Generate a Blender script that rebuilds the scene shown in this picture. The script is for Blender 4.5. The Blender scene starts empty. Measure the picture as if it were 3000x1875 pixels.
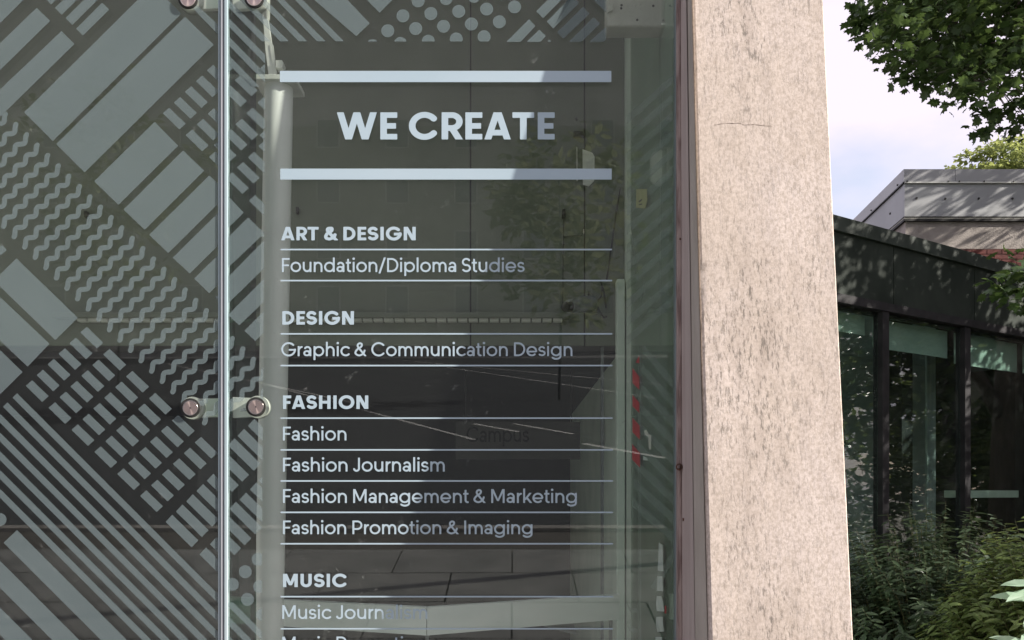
import bpy, bmesh, math, random
import numpy as np
from mathutils import Vector, Matrix, Quaternion
random.seed(7); rng = np.random.default_rng(7)
SC = bpy.context.scene
COL = SC.collection
# ------------------------------------------------------------------ camera
F = 2333.0; DG = 2.333; EYE = 1.6          # focal length in photo pixels, camera to glass (m), eye height
cam = bpy.data.cameras.new('camera'); cam_o = bpy.data.objects.new('camera', cam); COL.objects.link(cam_o)
cam.sensor_width = 36; cam.lens = 36*F/3000; cam.shift_y = 502.5/3000; cam.clip_start = .05; cam.clip_end = 900
cam_o.location = (0, -DG, EYE); cam_o.rotation_euler = (math.pi/2, 0, 0)
SC.camera = cam_o
# ------------------------------------------------------------------ light
SUN = Vector((3.62, -1.0, 2.1)).normalized()
EL = math.asin(SUN.z); AZ = math.atan2(SUN.x, SUN.y)
w = bpy.data.worlds.new('World'); SC.world = w; w.use_nodes = True
nt = w.node_tree; nt.nodes.clear()
N = nt.nodes.new; L = nt.links.new
out = N('ShaderNodeOutputWorld'); bg = N('ShaderNodeBackground'); bg.inputs[1].default_value = .1
sky = N('ShaderNodeTexSky'); sky.sky_type = 'NISHITA'; sky.sun_disc = False
sky.sun_elevation = EL; sky.sun_rotation = AZ; sky.air_density = 1.2; sky.dust_density = 2.0
tc = N('ShaderNodeTexCoord'); mp = N('ShaderNodeMapping'); mp.inputs['Scale'].default_value = (1.6, 1.6, 3.2)
mp.inputs['Location'].default_value = (.35, .1, .2)
nz = N('ShaderNodeTexNoise'); nz.inputs['Scale'].default_value = 2.1; nz.inputs['Detail'].default_value = 6; nz.inputs['Roughness'].default_value = .5
cr = N('ShaderNodeValToRGB'); cr.color_ramp.elements[0].position = .30; cr.color_ramp.elements[1].position = .54
cr.color_ramp.elements[0].color = (.42, .42, .42, 1); cr.color_ramp.elements[1].color = (1, 1, 1, 1)
mx = N('ShaderNodeMix'); mx.data_type = 'RGBA'; mx.inputs[7].default_value = (4.55, 4.15, 4.75, 1)
L(tc.outputs['Generated'], mp.inputs[0]); L(mp.outputs[0], nz.inputs[0]); L(nz.outputs[0], cr.inputs[0])
L(cr.outputs[0], mx.inputs[0]); L(sky.outputs[0], mx.inputs[6]); L(mx.outputs[2], bg.inputs[0]); L(bg.outputs[0], out.inputs[0])
sl = bpy.data.lights.new('sun', 'SUN'); sl.energy = 4.8; sl.angle = math.radians(.53); sl.color = (1, .93, .84)
so = bpy.data.objects.new('sun', sl); COL.objects.link(so); so.rotation_euler = (-SUN).to_track_quat('-Z', 'Y').to_euler()
so.location = (20, -5, 12)
SC.view_settings.view_transform = 'Standard'; SC.view_settings.look = 'None'
SC.view_settings.exposure = 1.2; SC.view_settings.gamma = 1; SC.view_settings.use_curve_mapping = False
SC.render.engine = 'CYCLES'
SC.cycles.max_bounces = 10; SC.cycles.transparent_max_bounces = 40; SC.cycles.diffuse_bounces = 4
SC.cycles.glossy_bounces = 4; SC.cycles.transmission_bounces = 6; SC.cycles.use_denoising = True; SC.cycles.caustics_reflective = False; SC.cycles.caustics_refractive = False

# ------------------------------------------------------------------ helpers
def P(px, py, y=0.0):
    """the point of the plane y that the photograph shows at (px, py)"""
    d = DG + y
    return Vector(((px-1500)/F*d, y, EYE+(1440-py)/F*d))
def Pm(px, q):
    return (px-1500)/F*(DG+q)
def world_of(o):
    v = Vector((0, 0, 0))
    while o is not None:
        v += o.location; o = o.parent
    return v
def tag(o, label=None, cat=None, group=None, kind=None):
    if label: o['label'] = label
    if cat: o['category'] = cat
    if group: o['group'] = group
    if kind: o['kind'] = kind
    return o
def thing(name, label, cat, loc=(0, 0, 0), group=None):
    o = bpy.data.objects.new(name, None); COL.objects.link(o); o.location = loc; o.empty_display_size = .1
    return tag(o, label, cat, group)
class MB:
    def __init__(s): s.v = []; s.f = []; s.sm = False
    def poly(s, pts):
        n = len(s.v); s.v += [tuple(p) for p in pts]; s.f.append(tuple(range(n, n+len(pts)))); return s
    def hexa(s, c):
        n = len(s.v); s.v += [tuple(p) for p in c]
        for f in ((0, 3, 2, 1), (4, 5, 6, 7), (0, 1, 5, 4), (1, 2, 6, 5), (2, 3, 7, 6), (3, 0, 4, 7)):
            s.f.append(tuple(n+i for i in f))
        return s
    def box(s, a, b):
        x0, x1 = sorted((a[0], b[0])); y0, y1 = sorted((a[1], b[1])); z0, z1 = sorted((a[2], b[2]))
        return s.hexa([(x0, y0, z0), (x1, y0, z0), (x1, y1, z0), (x0, y1, z0), (x0, y0, z1), (x1, y0, z1), (x1, y1, z1), (x0, y1, z1)])
    def tube(s, pts, r, n=12, cap=True):
        pts = [Vector(p) for p in pts]; rs = r if isinstance(r, (list, tuple)) else [r]*len(pts); rings = []
        up = None
        for i, p in enumerate(pts):
            t = (pts[min(i+1, len(pts)-1)]-pts[max(i-1, 0)]).normalized()
            if up is None: up = Vector((0, 0, 1)) if abs(t.z) < .9 else Vector((1, 0, 0))
            a = t.cross(up).normalized(); b = a.cross(t).normalized(); up = b
            k = len(s.v); rings.append(k)
            for j in range(n):
                q = 2*math.pi*j/n; s.v.append(tuple(p+a*(math.cos(q)*rs[i])+b*(math.sin(q)*rs[i])))
        for i in range(len(pts)-1):
            for j in range(n):
                a0, a1 = rings[i]+j, rings[i]+(j+1) % n; b0, b1 = rings[i+1]+j, rings[i+1]+(j+1) % n
                s.f.append((a0, a1, b1, b0))
        if cap:
            s.f.append(tuple(rings[0]+j for j in range(n))[::-1]); s.f.append(tuple(rings[-1]+j for j in range(n)))
        return s
    def disc(s, c, r, h, n=32):          # a disc that faces the street (-y), its front at c
        return s.tube([Vector(c)+Vector((0, h, 0)), Vector(c)], r, n)
    def build(s, name, mat, parent=None, smooth=False, bevel=0):
        w0 = world_of(parent) if parent is not None else Vector((0, 0, 0))
        me = bpy.data.meshes.new(name)
        me.from_pydata([(x-w0.x, y-w0.y, z-w0.z) for x, y, z in s.v], [], s.f); me.update()
        if smooth:
            bm = bmesh.new(); bm.from_mesh(me); bmesh.ops.recalc_face_normals(bm, faces=bm.faces); bm.to_mesh(me); bm.free()
            for p in me.polygons: p.use_smooth = len(p.vertices) <= 4
        o = bpy.data.objects.new(name, me); COL.objects.link(o)
        if mat: me.materials.append(mat)
        o.cycles.shadow_terminator_geometry_offset = 0.0
        if parent is not None: o.parent = parent
        if bevel:
            m = o.modifiers.new('bevel', 'BEVEL'); m.width = bevel; m.segments = 2; m.limit_method = 'ANGLE'
        return o
def clip_poly(pts, a, b, c):
    """keep the part of a px polygon with a*x+b*y<=c"""
    r = []
    for i in range(len(pts)):
        p, q = pts[i], pts[(i+1) % len(pts)]
        dp, dq = a*p[0]+b*p[1]-c, a*q[0]+b*q[1]-c
        if dp <= 0: r.append(p)
        if (dp < 0 < dq) or (dq < 0 < dp):
            t = dp/(dp-dq); r.append((p[0]+t*(q[0]-p[0]), p[1]+t*(q[1]-p[1])))
    return r
# ------------------------------------------------------------------ materials
def newmat(name):
    m = bpy.data.materials.new(name); m.use_nodes = True; t = m.node_tree
    return m, t, t.nodes['Principled BSDF']
def M(name, c1, c2=None, scale=8., rough=.7, metal=0., bump=0., stretch=(1, 1, 1), detail=6, spec=.4, lo=.35, hi=.65, bscale=None):
    m, t, b = newmat(name); n = t.nodes.new; l = t.links.new
    b.inputs['Roughness'].default_value = rough; b.inputs['Metallic'].default_value = metal
    b.inputs['Specular IOR Level'].default_value = spec
    b.inputs['Base Color'].default_value = (*c1, 1)
    if c2 is None and not bump: return m
    g = n('ShaderNodeNewGeometry'); mp = n('ShaderNodeMapping'); mp.inputs['Scale'].default_value = stretch
    l(g.outputs['Position'], mp.inputs[0])
    nz = n('ShaderNodeTexNoise'); nz.inputs['Scale'].default_value = scale; nz.inputs['Detail'].default_value = detail
    l(mp.outputs[0], nz.inputs[0])
    if c2 is not None:
        r = n('ShaderNodeValToRGB'); r.color_ramp.elements[0].position = lo; r.color_ramp.elements[1].position = hi
        r.color_ramp.elements[0].color = (*c1, 1); r.color_ramp.elements[1].color = (*c2, 1)
        l(nz.outputs[0], r.inputs[0]); l(r.outputs[0], b.inputs['Base Color'])
    if bump:
        n2 = n('ShaderNodeTexNoise'); n2.inputs['Scale'].default_value = bscale or scale*4; n2.inputs['Detail'].default_value = 4
        l(mp.outputs[0], n2.inputs[0])
        bp = n('ShaderNodeBump'); bp.inputs['Strength'].default_value = bump; bp.inputs['Distance'].default_value = .01
        l(n2.outputs[0], bp.inputs['Height']); l(bp.outputs[0], b.inputs['Normal'])
    return m
def glass_mat(name, tint=(.82, .9, .86), rmul=1.0, wave=.0, dirt=.0):
    m, t, b = newmat(name); t.nodes.remove(b); n = t.nodes.new; l = t.links.new
    o = [x for x in t.nodes if x.type == 'OUTPUT_MATERIAL'][0]
    g = n('ShaderNodeNewGeometry'); ma = n('ShaderNodeMath'); ma.operation = 'MULTIPLY_ADD'
    ma.inputs[1].default_value = -(1.52-1/1.52); ma.inputs[2].default_value = 1.52; l(g.outputs['Backfacing'], ma.inputs[0])
    fr = n('ShaderNodeFresnel'); l(ma.outputs[0], fr.inputs[0])
    mu = n('ShaderNodeMath'); mu.operation = 'MULTIPLY'; mu.inputs[1].default_value = rmul; mu.use_clamp = True; l(fr.outputs[0], mu.inputs[0])
    tr = n('ShaderNodeBsdfTransparent'); tr.inputs[0].default_value = (*tint, 1)
    gl = n('ShaderNodeBsdfGlossy'); gl.inputs['Roughness'].default_value = .004; gl.inputs[0].default_value = (1, 1, 1, 1)
    if wave:
        nz = n('ShaderNodeTexNoise'); nz.inputs['Scale'].default_value = 1.6; nz.inputs['Detail'].default_value = 1
        l(g.outputs['Position'], nz.inputs[0]); bp = n('ShaderNodeBump'); bp.inputs['Strength'].default_value = wave; bp.inputs['Distance'].default_value = .004
        l(nz.outputs[0], bp.inputs['Height']); l(bp.outputs[0], gl.inputs['Normal'])
    mi = n('ShaderNodeMixShader'); l(mu.outputs[0], mi.inputs[0]); l(tr.outputs[0], mi.inputs[1]); l(gl.outputs[0], mi.inputs[2])
    last = mi
    if dirt:
        df = n('ShaderNodeBsdfDiffuse'); df.inputs[0].default_value = (.6, .62, .6, 1)
        n2 = n('ShaderNodeTexNoise'); n2.inputs['Scale'].default_value = 26; n2.inputs['Detail'].default_value = 9; n2.inputs['Roughness'].default_value = .75
        n3 = n('ShaderNodeTexNoise'); n3.inputs['Scale'].default_value = 3.1; n3.inputs['Detail'].default_value = 2
        l(g.outputs['Position'], n2.inputs[0]); l(g.outputs['Position'], n3.inputs[0])
        r2 = n('ShaderNodeMapRange'); r2.inputs[1].default_value = .60; r2.inputs[2].default_value = .78; l(n2.outputs[0], r2.inputs[0])
        r3 = n('ShaderNodeMapRange'); r3.inputs[1].default_value = .48; r3.inputs[2].default_value = .66; l(n3.outputs[0], r3.inputs[0])
        m2 = n('ShaderNodeMath'); m2.operation = 'MULTIPLY'; l(r2.outputs[0], m2.inputs[0]); l(r3.outputs[0], m2.inputs[1])
        m3 = n('ShaderNodeMath'); m3.operation = 'MULTIPLY_ADD'; m3.inputs[1].default_value = .55; m3.inputs[2].default_value = dirt; l(m2.outputs[0], m3.inputs[0])
        m4 = n('ShaderNodeMixShader'); l(m3.outputs[0], m4.inputs[0]); l(mi.outputs[0], m4.inputs[1]); l(df.outputs[0], m4.inputs[2]); last = m4
    l(last.outputs[0], o.inputs[0])
    return m
def frosted(name, col, alpha):
    m, t, b = newmat(name); t.nodes.remove(b); n = t.nodes.new; l = t.links.new
    o = [x for x in t.nodes if x.type == 'OUTPUT_MATERIAL'][0]
    tr = n('ShaderNodeBsdfTransparent'); df = n('ShaderNodeBsdfDiffuse'); df.inputs[0].default_value = (*col, 1)
    g = n('ShaderNodeNewGeometry'); nz = n('ShaderNodeTexNoise'); nz.inputs['Scale'].default_value = 5; nz.inputs['Detail'].default_value = 5
    l(g.outputs['Position'], nz.inputs[0]); mr = n('ShaderNodeMapRange'); mr.inputs[3].default_value = alpha-.05; mr.inputs[4].default_value = alpha+.05
    l(nz.outputs[0], mr.inputs[0])
    mi = n('ShaderNodeMixShader'); l(mr.outputs[0], mi.inputs[0]); l(tr.outputs[0], mi.inputs[1]); l(df.outputs[0], mi.inputs[2]); l(mi.outputs[0], o.inputs[0])
    return m
def leaf_mat(name, c1, c2, trans=.35, rough=.45):
    m, t, b = newmat(name); n = t.nodes.new; l = t.links.new
    o = [x for x in t.nodes if x.type == 'OUTPUT_MATERIAL'][0]
    g = n('ShaderNodeNewGeometry'); nz = n('ShaderNodeTexNoise'); nz.inputs['Scale'].default_value = 9; nz.inputs['Detail'].default_value = 4
    l(g.outputs['Position'], nz.inputs[0]); r = n('ShaderNodeValToRGB'); r.color_ramp.elements[0].position = .3; r.color_ramp.elements[1].position = .7
    r.color_ramp.elements[0].color = (*c1, 1); r.color_ramp.elements[1].color = (*c2, 1); l(nz.outputs[0], r.inputs[0])
    l(r.outputs[0], b.inputs['Base Color']); b.inputs['Roughness'].default_value = rough; b.inputs['Specular IOR Level'].default_value = .35
    tl = n('ShaderNodeBsdfTranslucent'); hs = n('ShaderNodeHueSaturation'); hs.inputs['Hue'].default_value = .47; hs.inputs['Value'].default_value = 1.5
    l(r.outputs[0], hs.inputs['Color']); l(hs.outputs[0], tl.inputs[0])
    mi = n('ShaderNodeMixShader'); mi.inputs[0].default_value = trans; l(b.outputs[0], mi.inputs[1]); l(tl.outputs[0], mi.inputs[2]); l(mi.outputs[0], o.inputs[0])
    return m

def pier_mat():
    m, t, b = newmat('pink rendered concrete'); n = t.nodes.new; l = t.links.new
    b.inputs['Roughness'].default_value = .85; b.inputs['Specular IOR Level'].default_value = .25
    g = n('ShaderNodeNewGeometry')
    def noise(stretch, scale, detail, rough=.6):
        mp = n('ShaderNodeMapping'); mp.inputs['Scale'].default_value = stretch; l(g.outputs['Position'], mp.inputs[0])
        z = n('ShaderNodeTexNoise'); z.inputs['Scale'].default_value = scale; z.inputs['Detail'].default_value = detail; z.inputs['Roughness'].default_value = rough
        l(mp.outputs[0], z.inputs[0]); return z.outputs[0]
    def rng_(x, a, b_):
        r = n('ShaderNodeMapRange'); r.inputs[1].default_value = a; r.inputs[2].default_value = b_; l(x, r.inputs[0]); return r.outputs[0]
    def mul(x, y, op='MULTIPLY'):
        r = n('ShaderNodeMath'); r.operation = op
        for i, q in enumerate((x, y)):
            if isinstance(q, float): r.inputs[i].default_value = q
            else: l(q, r.inputs[i])
        return r.outputs[0]
    def mix(f, a, c):
        r = n('ShaderNodeMix'); r.data_type = 'RGBA'
        l(f, r.inputs[0])
        for i, q in ((6, a), (7, c)):
            if isinstance(q, tuple): r.inputs[i].default_value = (*q, 1)
            else: l(q, r.inputs[i])
        return r.outputs[2]
    patch = rng_(noise((1, 1, .55), 4.2, 5), .40, .64)
    grain = rng_(noise((1, 1, .8), 125., 5, .75), .42, .60)
    speck = rng_(noise((1, 1, .24), 120., 5, .75), .505, .61)
    streak = rng_(noise((1, 1, .16), 24., 5, .65), .45, .72)
    area = rng_(noise((1, 1, .35), 5.2, 4, .6), .44, .60)
    base = mix(patch, (.54, .465, .412), (.60, .525, .485))
    base = mix(mul(grain, .72), base, (.37, .31, .26))
    dark = mul(mul(speck, .72), mul(mul(area, .75), .25, 'ADD'))
    base = mix(mul(mul(streak, area), .62), base, (.36, .30, .26))
    base = mix(dark, base, (.11, .10, .085))
    l(base, b.inputs['Base Color'])
    bp = n('ShaderNodeBump'); bp.inputs['Strength'].default_value = .25; bp.inputs['Distance'].default_value = .0016
    l(mul(noise((1, 1, .8), 150., 5, .7), mul(speck, -.6), 'ADD'), bp.inputs['Height']); l(bp.outputs[0], b.inputs['Normal'])
    return m

m_pier = pier_mat()
m_frame = M('pink grey paint', (.50, .42, .395), (.58, .50, .475), 5, .5, bump=.06, stretch=(6, 6, .6), bscale=20)
m_framed = M('brown weathered paint', (.20, .145, .135), (.38, .31, .29), 22, .6, bump=.2, stretch=(3, 3, .35), lo=.4, hi=.55)
m_rust = M('rust', (.05, .025, .018), (.12, .05, .03), 60, .8)
m_white = M('white sign vinyl', (.38, .485, .555), (.41, .51, .58), 3, .55, spec=.3)
m_frost = frosted('etched grey vinyl', (.215, .275, .29), .47)
m_frost_refl = frosted('mirrored vinyl tint', (.42, .52, .50), .28)  # painted reflection of the front pane's vinyl
m_glass = glass_mat('clear window glass', (.955, .98, .962), 1.0, .06, .008)
m_fin = glass_mat('green glass fin', (.30, .45, .37), .35)
m_rglass = glass_mat('return glass', (.86, .93, .88), 1.0, 0, .03)
m_edge = M('polished glass edge', (.30, .39, .43), (.38, .46, .50), 9, .25, stretch=(1, 1, .1), spec=.8)
m_edge2 = M('milky silicone', (.36, .38, .41), (.43, .44, .47), 20, .4, stretch=(1, 1, .1))
m_gask = M('grey gasket', (.22, .28, .31), (.32, .39, .42), 15, .4, stretch=(1, 1, .08))
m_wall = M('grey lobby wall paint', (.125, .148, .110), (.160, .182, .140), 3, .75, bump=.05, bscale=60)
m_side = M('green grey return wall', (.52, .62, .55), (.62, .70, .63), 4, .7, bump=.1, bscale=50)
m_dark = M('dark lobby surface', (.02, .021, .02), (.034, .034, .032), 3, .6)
m_conc = M('old concrete', (.38, .38, .33), (.52, .52, .46), 7, .85, bump=.5, bscale=70)
m_pole = M('white painted steel', (.86, .88, .86), (.90, .91, .89), 6, .45, stretch=(3, 3, .5), bump=.05)
m_white2 = M('cream paint', (.68, .70, .65), (.78, .79, .74), 12, .6, bump=.15)
m_black = M('black plastic', (.012, .012, .012), rough=.4)
m_rubber = M('black rubber', (.012, .013, .012), (.03, .03, .028), 60, .7)
m_camgrey = M('dull camera grey', (.14, .16, .17), (.2, .22, .22), 30, .4)
m_red = M('red tape', (.62, .03, .04), (.75, .05, .06), 12, .5)
m_yel = M('yellow sticker', (.42, .44, .22), (.5, .52, .28), 20, .6)
m_pale = M('pale counter laminate', (.70, .76, .73), (.78, .82, .79), 4, .5, stretch=(1, 1, 2))
m_letter = M('dark sign lettering', (.006, .006, .006), rough=.9)
m_sign = M('brown sign board', (.045, .045, .04), (.06, .058, .052), 6, .6)
def steel():
    m, t, b = newmat('brushed steel'); b.inputs['Metallic'].default_value = 1; b.inputs['Roughness'].default_value = .34
    b.inputs['Base Color'].default_value = (.62, .50, .47, 1); b.inputs['Anisotropic'].default_value = .85
    tg = t.nodes.new('ShaderNodeTangent'); tg.direction_type = 'RADIAL'; tg.axis = 'Y'; t.links.new(tg.outputs[0], b.inputs['Tangent'])
    return m
m_steel = steel()
m_steel2 = M('bright steel rim', (.75, .68, .66), rough=.22, metal=1)
# ================================================================== SETTING: ground, street behind the camera
SL = .22; Q0 = 2.5                      # the street climbs away from the shop front
def gz(q): return 0 if q < Q0 else SL*(q-Q0)
m_pave_bed = M('pavement joint sand', (.10, .095, .085), (.15, .14, .125), 20, .9)
m_slab = M('worn paving slab', (.23, .24, .23), (.33, .335, .32), 2.2, .85, bump=.25, bscale=40)
m_asph = M('asphalt', (.038, .044, .052), (.06, .067, .076), 12, .85, bump=.3, bscale=90)
m_soil = M('garden soil', (.05, .04, .03), (.10, .08, .055), 6, .95, bump=.4)
m_paint = M('road paint', (.7, .7, .68), (.8, .8, .78), 20, .7)
m_kerb = M('kerb concrete', (.30, .29, .27), (.40, .38, .35), 5, .85, bump=.2)
b = MB(); b.poly([(-400, -Q0, -.03), (400, -Q0, -.03), (400, 500, -.03), (-400, 500, -.03)])
tag(b.build('ground', m_soil), kind='structure')
def ramp(name, q0, q1, x0, x1, mat, dz):
    b = MB(); b.poly([(x0, -q1, gz(q1)+dz), (x1, -q1, gz(q1)+dz), (x1, -q0, gz(q0)+dz), (x0, -q0, gz(q0)+dz)])
    return tag(b.build(name, mat), kind='structure')
QK = 7.6; QR = 50.0
b = MB(); b.poly([(-60, -Q0, -.026), (60, -Q0, -.026), (60, -.35, -.026), (-60, -.35, -.026)])
pav = tag(b.build('pavement', m_pave_bed), kind='structure')
ramp('pavement', Q0, QK, -60, 60, m_pave_bed, -.026)
ramp('road', QK+.15, QR, -60, 60, m_asph, -.10)
ramp('pavement', QR, 60, -60, 60, m_slab, 0)
# paving slabs, one shared mesh on the slope
sw, sd = 1.25, .86
def slab_mesh():
    b = MB(); e = .008; b.box((e, e, 0), (sw-e, sd-e, .05))
    me = bpy.data.meshes.new('paving_slab'); me.from_pydata(b.v, [], b.f); me.materials.append(m_slab); return me
sm = slab_mesh()
ang = math.atan(SL)
for j in range(7):
    q = Q0+.05+j*sd*math.cos(ang)
    if q+sd > QK: break
    for i in range(-7, 7):
        o = bpy.data.objects.new('paving_slab', sm); COL.objects.link(o); o.parent = pav
        x = i*sw+(.5*sw if j % 2 else 0)
        o.location = (x+random.uniform(-.004, .004), -(q+sd*math.cos(ang)), gz(q+sd*math.cos(ang))-.044+random.uniform(0, .004))
        o.rotation_euler = (-ang, 0, random.uniform(-.002, .002))
for i in range(-14, 14):
    q = QK; b = MB(); x0 = i*.92
    b.hexa([(x0, -q-.15, gz(q+.15)-.2), (x0+.91, -q-.15, gz(q+.15)-.2), (x0+.91, -q, gz(q)-.2), (x0, -q, gz(q)-.2),
            (x0, -q-.15, gz(q+.15)+.02), (x0+.91, -q-.15, gz(q+.15)+.02), (x0+.91, -q, gz(q)+.02), (x0, -q, gz(q)+.02)])
    b.build('kerb_stone', m_kerb, pav)
# painted lines on the road
def road_line(name, a, c, wd):
    a = Vector(a); c = Vector(c); d = (c-a).normalized(); n = Vector((-d.y, d.x))*wd/2
    b = MB(); b.poly([(p.x, -p.y, gz(p.y)-.095) for p in (a-n, c-n, c+n, a+n)])
    return tag(b.build(name, m_paint), kind='structure')
def hit(px, py):                        # where the mirrored line of sight meets the street
    k = (1440-py)/F                     # EYE + k*(DG+q) = SL*(q-Q0) - .1
    q = (EYE+k*DG+.1+SL*Q0)/(SL-k); return ((px-1500)/F*(DG+q), q)
for (p, q, wd) in (((760, 1122), (1390, 1289), .10), ((1060, 1045), (1950, 1127), .12), ((1310, 1077), (1925, 1166), .10), ((230, 1010), (1090, 1192), .10),
                   ((1388, 1242), (1520, 1266), .12), ((1505, 1242), (1680, 1272), .12), ((1710, 1300), (1950, 1342), .16), ((-100, 985), (560, 1060), .12)):
    road_line('road_marking', hit(*p), hit(*q), wd)
# the building across the street, seen only in the glass
m_fac = M('pale render', (.46, .47, .42), (.54, .55, .49), .6, .85)
m_fac2 = M('render toned as mirrored sky', (.66, .66, .62), (.72, .72, .68), .6, .85)
m_win = M('far window glass', (.33, .35, .34), rough=.1, spec=.8)
fb = thing('street_building', 'long pale rendered building across the street, mirrored in the glass', 'building', (0, -58, gz(58)))
zb = gz(58)-.2
MB().box((-75, -66, zb), (30, -58, 29.3)).build('wall', m_fac, fb)
MB().box((-75, -66, 29.31), (30, -58.1, 46)).build('sky_screen_wall', m_fac2, fb)  # wall carried up past the roofline, paler in place of mirrored sky
MB().box((-75.4, -66.4, 46), (30.4, -57.6, 46.6)).build('roof', m_kerb, fb)
for r in range(4):
    for c in range(17):
        x = -72+c*5.2; z = zb+3+r*4.2
        f = MB().box((x, -58.03, z), (x+1.8, -57.97, z+2.2)).build('window', m_white2, fb)
        MB().box((x+.1, -57.965, z+.1), (x+1.7, -57.94, z+2.1)).build('pane', m_win, f)
# street lamp behind the photographer, its shadow crosses the slabs
lp = thing('street_lamp', 'tall grey street lamp on the far kerb, mirrored in the glass', 'street lamp', (5.2, -7.2, gz(7.2)))
zl = gz(7.2)-.05
MB().tube([(5.2, -7.2, zl), (5.2, -7.2, zl+1.2), (5.2, -7.2, zl+7)], [.09, .07, .05], 14).build('pole', m_camgrey, lp, True)
MB().tube([(5.2, -7.2, zl+6.95), (5.2, -7.6, zl+7.15), (5.2, -8.4, zl+7.2)], .035, 10).build('arm', m_camgrey, lp, True)
MB().box((5.08, -9.0, zl+7.15), (5.32, -8.4, zl+7.25)).build('lamp_head', m_camgrey, lp, bevel=.02)

# ================================================================== LOBBY behind the glass
YB = 1.2
ZT = 4.3
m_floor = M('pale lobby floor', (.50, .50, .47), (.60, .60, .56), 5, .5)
m_ceil = M('white ceiling', (.75, .76, .74), (.8, .8, .78), 2, .8)
MBf = MB().poly([(-4.6, .0, -.02), (.5, .0, -.02), (.5, YB+.1, -.02), (-4.6, YB+.1, -.02)])
tag(MBf.build('lobby_floor', m_floor), kind='structure')
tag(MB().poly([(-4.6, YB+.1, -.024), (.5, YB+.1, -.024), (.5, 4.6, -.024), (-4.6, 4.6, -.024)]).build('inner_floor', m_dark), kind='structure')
tag(MB().box((-4.6, .02, ZT), (.5, 4.6, ZT+.2)).build('lobby_ceiling', m_ceil), kind='structure')
zc = P(0, 945, YB).z; zd = P(0, 1012, YB).z
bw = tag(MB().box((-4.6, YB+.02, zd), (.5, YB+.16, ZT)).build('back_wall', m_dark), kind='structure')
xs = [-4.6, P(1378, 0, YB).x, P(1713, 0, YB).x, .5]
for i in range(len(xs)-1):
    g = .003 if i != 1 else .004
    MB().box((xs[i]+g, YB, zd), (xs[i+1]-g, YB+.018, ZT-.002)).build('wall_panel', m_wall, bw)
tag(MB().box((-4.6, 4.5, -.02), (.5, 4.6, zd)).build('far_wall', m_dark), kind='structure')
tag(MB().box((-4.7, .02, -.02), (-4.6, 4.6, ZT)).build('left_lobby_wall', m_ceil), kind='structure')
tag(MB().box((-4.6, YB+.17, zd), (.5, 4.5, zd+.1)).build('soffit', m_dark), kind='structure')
sidew = tag(MB().box((.5, .03, -.02), (.62, 4.6, ZT)).build('return_wall', m_side), kind='structure')
MB().box((P(1802, 0, YB).x, YB-.06, -.02), (P(1826, 0, YB).x, YB-.004, zd+.28)).build('corner_post', m_side, sidew, bevel=.006)
MB().box((P(1764, 0, YB).x, YB+.03, -.02), (P(1771, 0, YB).x, YB+.06, zd)).build('door_jamb', m_camgrey, sidew)
# trunking ledge with its row of pale clips
tk = thing('cable_trunking', 'long grey trunking on the back wall with a row of cream clips beneath', 'trunking', P(900, 930, YB))
a0 = P(150, 914, YB-.05); a1 = P(1668, 930, YB-.05)
MB().box((a0.x, YB-.05, a1.z), (a1.x, YB-.002, a0.z)).build('trunk', m_wall, tk, bevel=.003)
for k in range(47):
    x = 226+k*31
    if x > 1650: break
    a = P(x, 932, YB-.03); c = P(x+26, 941, YB-.03)
    MB().box((a.x, YB-.03, c.z), (c.x, YB-.002, a.z)).build('clip', m_white2, tk)
# dark room sign with lettering
sg = thing('room_sign', 'dark board on the lobby far wall with black lettering reading Campus', 'sign', P(1450, 1300, 1.9))
a = P(1335, 1235, 1.9); c = P(1700, 1345, 1.9)
MB().box((a.x, 1.9, c.z), (c.x, 1.93, a.z)).build('board', m_sign, sg)
MB().box((a.x+.05, 1.9, a.z), (a.x+.056, 1.906, zd)).build('hanger', m_black, sg)
MB().box((c.x-.05, 1.9, a.z), (c.x-.044, 1.906, zd)).build('hanger', m_black, sg)
# white pole
cl = thing('white_column', 'round white steel column standing just inside the glass', 'column', P(790, 1875, .33))
yp = .33
top = P(817, 246, yp); bot = P(788, 1875, yp); dirp = (top-bot).normalized()
rt = .0464
low = bot - dirp*((bot.z)/dirp.z)
MB().tube([low, top], rt, 160).build('shaft', m_pole, cl)
a = P(748, 231, yp-.03); c = P(872, 246, yp-.03)
MB().box((a.x, yp-.06, c.z), (c.x, yp+.06, a.z)).build('cap_plate', m_white2, cl, bevel=.002)
def plate(pts, y0, y1, name, mat, par, bevel=0):
    n = len(pts); b = MB(); f = [P(px, py, y0) for px, py in pts]; k = [Vector((p.x, y1, p.z)) for p in f]
    b.poly(f); b.poly(k[::-1])
    for i in range(n):
        j = (i+1) % n; b.poly([f[i], k[i], k[j], f[j]])
    return b.build(name, mat, par, bevel=bevel)
plate([(770, 45), (783, 45), (800, 150), (803, 231), (788, 231), (777, 140)], yp-.01, yp, 'web_plate', m_white2, cl)
plate([(790, 130), (799, 130), (812, 231), (803, 231)], yp-.012, yp-.002, 'web_plate', m_white2, cl)
plate([(808, 176), (826, 176), (830, 186), (826, 198), (808, 198)], yp-.02, yp+.01, 'bolt_head', m_white2, cl)
MB().tube([P(780, 60, yp), P(783, -260, yp)], .012, 10).build('hanger_rod', m_white2, cl, True)

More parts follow.
